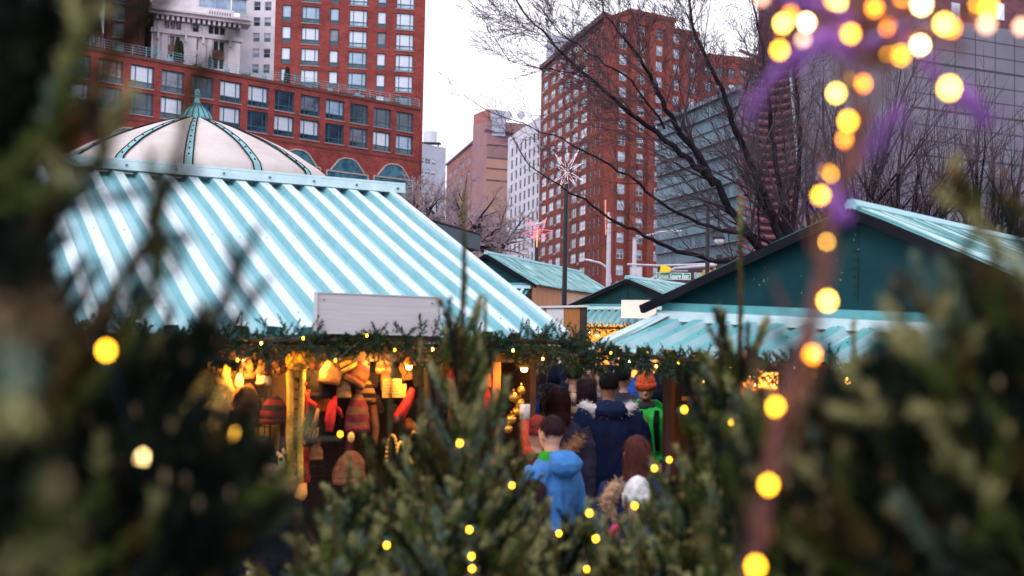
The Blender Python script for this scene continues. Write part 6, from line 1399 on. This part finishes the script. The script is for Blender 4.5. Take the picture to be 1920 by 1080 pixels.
TREES = [  # tip px, py, distance, variant, turn, label
 (872, 352, 2.5, 3, 10, 'spruce with the tallest leader, just right of the blank board'),
 (1390, 372, 2.45, 3, 80, 'spruce with a tall brown leader rising in front of the right stall left corner'),
 (910, 560, 2.7, 3, 200, 'spruce whose tip reaches the aqua roof just right of the tallest leader'),
 (790, 640, 3.0, 3, 40, 'spruce with its tip just below the blank board right edge'),
 (735, 665, 2.7, 3, 120, 'spruce whose pale tip covers the goods near the red stocking hat'),
 (655, 850, 2.5, 0, 70, 'spruce with low pale blue tips under the racks of the left stall'),
 (978, 775, 3.3, 3, 300, 'slim spruce tip beside the orange red stocking'),
 (940, 790, 2.9, 2, 15, 'spruce carrying teal wired bulbs left of the boy in blue'),
 (1120, 985, 2.9, 0, 140, 'low spruce at the bottom below the man with white fur'),
 (1290, 815, 2.6, 2, 250, 'spruce in front of the green jacket'),
 (1350, 590, 2.5, 1, 33, 'spruce with a leaning tip in front of the right stall flashing'),
 (1440, 760, 2.4, 0, 95, 'spruce left of the lit amber stem'),
 (1520, 720, 2.9, 2, 170, 'spruce right behind the lit amber stem'),
 (1600, 600, 1.9, 3, 210, 'spruce with a slanting tip before the pent roof right of the lit stem'),
 (1680, 700, 1.7, 0, 330, 'dark blurred spruce in front of the plum post'),
 (1800, 760, 1.6, 2, 20, 'blurred spruce in the lower right near the frame edge'),
 (1200, 1010, 2.2, 1, 60, 'lowest spruce tip under the white knit hat'),
 (1380, 900, 2.0, 0, 190, 'low spruce in front of the bottom of the amber stem'),
 (800, 900, 2.2, 2, 222, 'low bushy spruce at the bottom left of the small bulbs'),
 (560, 960, 1.7, 1, 111, 'low blurred spruce below the giraffe scarf'),
 (1560, 880, 1.6, 2, 280, 'low dark spruce right of the bottom of the amber stem'),
 (420, 970, 1.25, 0, 15, 'low blurred spruce in the bottom left below the shopper with lit profile'),
 (1730, 930, 1.4, 1, 260, 'nearest low spruce in the bottom right'),
 (700, 930, 2.6, 3, 15, 'slim low spruce under the yellow bead necklaces'),
 (1045, 1015, 2.3, 2, 95, 'low spruce covering the feet of the boy in blue'),
 (1125, 1030, 1.9, 0, 20, 'low spruce between the boy in blue and the white knit hat'),
 (1265, 930, 2.3, 1, 310, 'low spruce tip just right of the white knit hat'),
 (1330, 840, 3.1, 0, 60, 'spruce behind the front row, below the cream coat'),
 (1480, 830, 2.2, 1, 160, 'spruce tip crossing the lit stem at mid height'),
 (980, 1000, 1.7, 1, 250, 'low near spruce left of the boy in blue at the bottom'),
 (880, 830, 2.3, 0, 77, 'spruce in the middle of the bottom carrying two small bulbs'),
 (1640, 780, 2.6, 3, 35, 'slim spruce behind the dark blurred one, before the right stall counter'),
 (630, 940, 2.0, 2, 199, 'bushy low spruce at the left of the bottom centre'),
 (1880, 640, 1.9, 0, 10, 'spruce at the right edge with its tip level with the pent roof'),
 (1222, 915, 2.6, 3, 300, 'slim spruce tip standing right in front of the white knit hat'),
 (1175, 930, 2.9, 1, 120, 'spruce tip left of the white knit hat, below the chestnut hair'),
 (1720, 620, 2.3, 3, 140, 'slim spruce before the right end of the pent roof'),
]
SC = 1.36
for i, (px, py, D, v, tn, lab) in enumerate(TREES):
    D *= SC; tip = P(px, py, D); root = empty('spruce_tree', V((tip.x, tip.y, 0)), lab, 'spruce', 'cut spruces around the camera')
    cm, tm = VAR[v]; M = Matrix.Translation(V((0, 0, tip.z))) @ Matrix.Rotation(R(tn), 4, 'Z') @ Matrix.Diagonal((SC, SC, tip.z/1.62, 1))
    link('crown', cm, root, M); link('trunk', tm, root, M)
# the three spruces right beside the lens, branch by branch
def near_spruce(base, label, paths, seed, mix, fill=(), top=2.6, sidep=.5):
    rg = random.Random(seed); nb = NB(seed); root = empty('spruce_tree', V((base[0], base[1], 0)), label, 'spruce', 'cut spruces around the camera')
    tr = MB(); tr.tube([V((base[0], base[1], 0)), V((base[0], base[1], top))], [.05, .008], 8); tr.build('trunk', NEED[4], root, True)
    for pts, D0, D1, th_, ml in paths:
        n = len(pts); ctrl = [P(x, y, D0+(D1-D0)*i/max(n-1, 1)) for i, (x, y) in enumerate(pts)]
        fine = []
        for i in range(n-1):
            for k in range(3): fine.append(ctrl[i].lerp(ctrl[i+1], k/3)+V((rg.gauss(0, .002), rg.gauss(0, .002), rg.gauss(0, .002))))
        fine.append(ctrl[-1]); mi = rg.choices(range(7), mix)[0] if ml is None else ml
        needle_shoot(nb, fine, rg, mi, .9, ln=.014*th_, r=.003*th_)
        for i in range(1, len(fine)-1):
            if rg.random() < sidep:
                d = (fine[i+1]-fine[i]).normalized(); ax = d.orthogonal().normalized(); ax.rotate(Quaternion(d, rg.random()*6.28)); nd = V(d); nd.rotate(Quaternion(ax, rg.uniform(.4, .9)))
                branch(nb, fine[i], nd, rg.uniform(.03, .07)*th_, rg, 0, .8, mix)
    for (x0, x1, y0, y1, D0, D1, n, L) in fill:
        for k in range(n):
            p = P(rg.uniform(x0, x1), rg.uniform(y0, y1), rg.uniform(D0, D1)); o = V((p.x-base[0], 0, .35)); branch(nb, p, o.normalized()+V((rg.gauss(0, .35), rg.gauss(0, .35), rg.gauss(.2, .3))), rg.uniform(.6, 1.2)*L, rg, 1, .75, mix)
    nb.build('crown', NEED, root)
MIXD = (.8, 9, .2, .8, 0, 0, .2)
near_spruce((-.78, 1.35), 'huge dark blurred spruce filling the left edge of the photo', [
 ([(-60, 700), (60, 470), (140, 250), (220, 90), (285, -40)], 1.09, 1.14, 1.7, 3), ([(-80, 430), (40, 300), (130, 150), (190, 20)], 1.06, 1.09, 1.5, 0), ([(-40, 330), (70, 220), (120, 80), (150, -60)], 1.14, 1.14, 1.6, 1),
 ([(60, 800), (200, 560), (290, 430), (345, 250), (372, 120)], 1.14, 1.06, 1.2, 3), ([(100, 800), (240, 640), (300, 520), (300, 380), (285, 290)], 1.19, 1.19, 1.2, 0), ([(-20, 620), (90, 430), (170, 330), (245, 190)], 1.09, 1.14, 1.3, 1),
 ([(150, 800), (330, 690), (420, 560), (482, 430)], 1.29, 1.29, 1.15, 1), ([(200, 850), (370, 690), (450, 600), (502, 525)], 1.34, 1.34, 1.0, 3), ([(180, 700), (280, 520), (330, 440), (352, 450)], 1.29, 1.29, 1.0, 1),
 ([(-20, 560), (40, 620), (80, 590)], 0.62, 0.60, 1.6, 5), ([(60, 1000), (200, 860), (300, 720)], 1.29, 1.29, 1.4, 1), ([(100, 1100), (260, 1000), (420, 950), (560, 890)], 1.24, 1.34, 1.4, 0), ([(0, 1090), (60, 1040), (115, 1000)], 0.62, 0.62, 1.2, 6), ([(60, 260), (120, 330), (180, 300), (240, 170)], 1.09, 1.09, 1.3, 6),
 ([(-40, 200), (40, 100), (110, 20), (140, -60)], 1.14, 1.14, 1.2, 0), ([(0, 420), (60, 330), (90, 240), (100, 170)], 1.14, 1.14, 1.3, 0)],
 21, MIXD, fill=((-200, 0, 330, 1100, 1.25, 1.7, 190, .17), (-200, 110, 660, 1150, 1.25, 1.6, 150, .16), (60, 260, 800, 1150, 1.25, 1.6, 90, .14), (-200, 0, 100, 420, 1.1, 1.3, 40, .15), (180, 420, 960, 1150, 1.25, 1.5, 50, .13)), top=2.55)
near_spruce((1.15, 1.35), 'large blurred spruce leaning in from the right edge of the photo', [
 ([(1980, 760), (1920, 600), (1860, 470), (1800, 330)], 1.29, 1.29, 1.2, 0), ([(1980, 640), (1900, 500), (1840, 420), (1760, 350)], 1.24, 1.29, 1.1, 6), ([(1990, 600), (1930, 480), (1900, 400), (1880, 330)], 1.34, 1.34, 1.1, 3), ([(2000, 560), (1950, 440), (1920, 380)], 1.34, 1.34, 1.1, 0),
 ([(1880, 900), (1800, 700), (1740, 560), (1715, 475)], 1.44, 1.49, 1.1, 2), ([(1840, 900), (1760, 760), (1710, 640), (1672, 535)], 1.44, 1.44, 1.0, 1), ([(1900, 820), (1830, 620), (1790, 520), (1800, 470)], 1.34, 1.34, 1.0, 0), ([(1990, 900), (1900, 820), (1820, 790), (1690, 765)], 1.29, 1.34, 1.1, 3)],
 22, (2.6, 6, .8, 1.2, 0, 0, .4), fill=((1850, 2150, 720, 1150, 1.15, 1.6, 150, .16), (1940, 2150, 640, 760, 1.2, 1.5, 18, .12), (1640, 1850, 860, 1150, 1.2, 1.6, 100, .15)), top=2.35, sidep=.28)
near_spruce((.42, 1.42), 'middle distance dark spruce behind the foot of the lit amber stem', [
 ([(1600, 1080), (1540, 900), (1500, 800)], 1.5, 1.5, 1.0, 1), ([(1700, 1100), (1640, 900), (1600, 780)], 1.5, 1.5, 1.0, 0)], 23, (3, 6, .5, 1, 0, 0, .4), fill=((1400, 1700, 920, 1150, 1.4, 1.8, 80, .14),), top=1.85)

# ------------------------------------------------------------------ fairy lights in the spruces
def bulb_D(diam): return 1/(diam*.86/(FPX*APER)+1/FOCUS)
def string(label, pts, sock=True, mats=None, seed=1, name='light_string', order=True, rbulb=.0042, wirem=None):
    rg = random.Random(seed); W = [P(x, y, bulb_D(d)) for x, y, d, *_ in pts]; root = empty(name, W[0], label, 'light string', 'fairy lights wound through the spruces')
    wp = []
    for i in range(len(W)-1):
        wp.append(W[i]+V((0, .012, -.015))); wp.append(W[i].lerp(W[i+1], .5)+V((rg.uniform(-.02, .02), rg.uniform(.01, .05), -abs(rg.gauss(0, .03)))))
    wp.append(W[-1]+V((0, .012, -.015))); m = MB(); m.tube(wp, .0022, 5); m.build('wire', wirem or WIRE, root)
    for i, p in enumerate(W):
        k = pts[i][3] if len(pts[i]) > 3 else 0; a = rg.uniform(0, 6.28); m = MB(); m.ball(p, (rbulb, rbulb, rbulb*1.25), 10, 0, 8)
        if sock: d = V((math.cos(a)*.5, .5, math.sin(a))).normalized(); m.tube([p+d*rbulb*.8, p+d*rbulb*4.2], .0042, 6, 1)
        m.build('bulb', [BULB[k], SOCK], root)
    return root
string('string of small teal socketed bulbs low in the middle of the photo', [(862, 831, 15), (960, 910, 13), (1048, 1000, 13), (1105, 962, 15), (1117, 1010, 15), (1190, 948, 15), (1227, 878, 13), (1255, 862, 12)], seed=1)
string('string of small bulbs at the bottom left of the middle, running to the frame bottom', [(632, 1077, 13), (725, 1022, 15), (697, 1016, 10), (880, 993, 15), (884, 1043, 15), (885, 1066, 15), (1100, 1067, 13)], seed=2)
string('string of large blurred bulbs along the left spruces', [(158, 551, 34, 3), (199, 657, 44, 0), (266, 858, 38, 2), (333, 827, 19, 0), (443, 815, 33, 1), (638, 814, 12, 0)], sock=False, seed=3)
string('string of blurred bulbs low in the right spruces', [(1283, 768, 15, 0), (1372, 792, 14, 0), (1793, 775, 20, 1), (1700, 770, 14, 2)], seed=4)
# lit stem with purple sprays
ST = [(1405, 1100), (1420, 1010), (1445, 890), (1462, 790), (1490, 700), (1530, 560), (1560, 420), (1585, 320), (1610, 220), (1600, 120), (1610, 20), (1620, -60)]
sr = empty('lit_twig_spray', V((P(1405, 1100, 1.05).x, 1.05, 0)), 'blurred tall brown stem wound with glowing amber bulbs and topped with purple sprays', 'decoration')
STEM = mat('russet_stem', (.13, .042, .032), (.07, .022, .02), rough=.6, scale=30); PUR = mat('purple_spray', (.28, .09, .46), (.16, .05, .30), rough=.5, scale=20)
m = MB(); sp_pts = [P(x, y, 1.12) for x, y in ST]; low = sp_pts[0]; m.tube([V((low.x-.05, low.y, 0)), V((low.x-.03, low.y, low.z*.5))]+sp_pts, [.010, .010]+[.0085-.0003*i for i in range(len(ST))], 8); so_ = m.build('stem', STEM, sr, True)
m = MB()
for i in range(26):
    t_ = i/26*(len(ST)-2)+.3; j = int(t_); p = sp_pts[j].lerp(sp_pts[j+1], t_-j); a = rnd.random()*6.28; d = V((math.cos(a), math.sin(a)*.6, .9)).normalized(); m.tube([p, p+d*.03, p+d*.055+V((0, 0, .02))], [.003, .0025, .001], 5)
m.build('side_twigs', STEM, sr)
for i, (pp, mm, rr) in enumerate((([(1605, 120), (1540, 70), (1480, 100), (1420, 180), (1395, 230)], PUR, .0055), ([(1605, 90), (1560, 60), (1500, 110), (1470, 120)], PUR, .006), ([(1605, 90), (1690, 60), (1740, 120), (1790, 175), (1840, 225)], PUR, .005), ([(1600, 320), (1640, 260), (1690, 190)], PUR, .004), ([(1610, 60), (1680, 10), (1760, 30), (1860, 10)], STEM, .008), ([(1610, 60), (1560, 10), (1480, 0), (1420, -40)], PUR, .007), ([(1605, 90), (1650, 120), (1700, 110)], STEM, .006), ([(1790, 165), (1830, 200), (1850, 230)], PUR, .010), ([(1575, 420), (1570, 380), (1560, 350)], PUR, .012), ([(1640, 100), (1700, 60), (1800, 80)], STEM, .007))):
    m = MB(); m.tube([P(x, y, 1.12) for x, y in pp], [rr*(1-.6*k/(len(pp)-1)) for k in range(len(pp))], 7); 
    for k in range(12):
        t_ = rnd.random()*(len(pp)-1); j = min(int(t_), len(pp)-2); p = P(*pp[j], 1.12).lerp(P(*pp[j+1], 1.12), t_-j); d = V(rnd.gauss(0, 1) for _ in range(3)).normalized(); m.tube([p, p+d*.03], [.0022, .0006], 4)
    m.build('spray', mm, sr, True)
BL = [(1417, 1062, 46, 0), (1441, 909, 44, 0), (1455, 763, 42, 0), (1523, 665, 42, 3), (1552, 564, 42, 1), (1551, 455, 42, 1), (1539, 367, 40, 0), (1553, 325, 40, 0), (1584, 262, 38, 3), (1590, 227, 42, 0), (1608, 196, 38, 0), (1598, 150, 40, 1), (1618, 157, 38, 3), (1568, 175, 40, 1),
 (1462, 94, 40, 0), (1468, 44, 40, 1), (1512, 42, 38, 2), (1540, 70, 38, 2), (1595, 64, 42, 0), (1665, 94, 40, 0), (1648, 102, 38, 0), (1690, 104, 42, 0), (1720, 68, 40, 1), (1725, 86, 42, 2), (1664, 50, 38, 3), (1728, 8, 44, 2), (1770, 45, 44, 1), (1784, 52, 42, 3), (1850, 45, 44, 4), (1830, 15, 42, 0), (1855, 15, 44, 0), (1570, 4, 42, 1), (1612, 4, 40, 1), (1640, 15, 40, 3), (1482, 26, 38, 3), (1690, 4, 40, 3), (1780, 165, 48, 1), (1506, 75, 38, 4), (1560, 2, 42, 0), (1915, 50, 40, 4), (1430, -5, 40, 4)]
for i, (x, y, d, k) in enumerate(BL):
    p = P(x, y, bulb_D(d)); m = MB(); m.ball(p, (.0042, .0042, .005), 10, 0, 8); m.build('bulb', BULB[k], sr)
m = MB(); wp = []
for i in range(9):
    j = min(i, 8); p = sp_pts[min(1+i, len(sp_pts)-1)]; a = i*1.9; wp.append(p+V((math.cos(a)*.014, math.sin(a)*.014, 0)))
cl = [P(BL[k][0], BL[k][1]-6, bulb_D(BL[k][2])+.01) for k in (14, 15, 16, 17, 18, 25, 20, 19, 21, 23, 22, 26, 28, 29, 30)]
m.tube(cl, .0016, 5)
m.tube(wp, .0018, 5); m.build('wire', mat('copper_wire', (.4, .16, .06), metal=.7, rough=.4), sr)
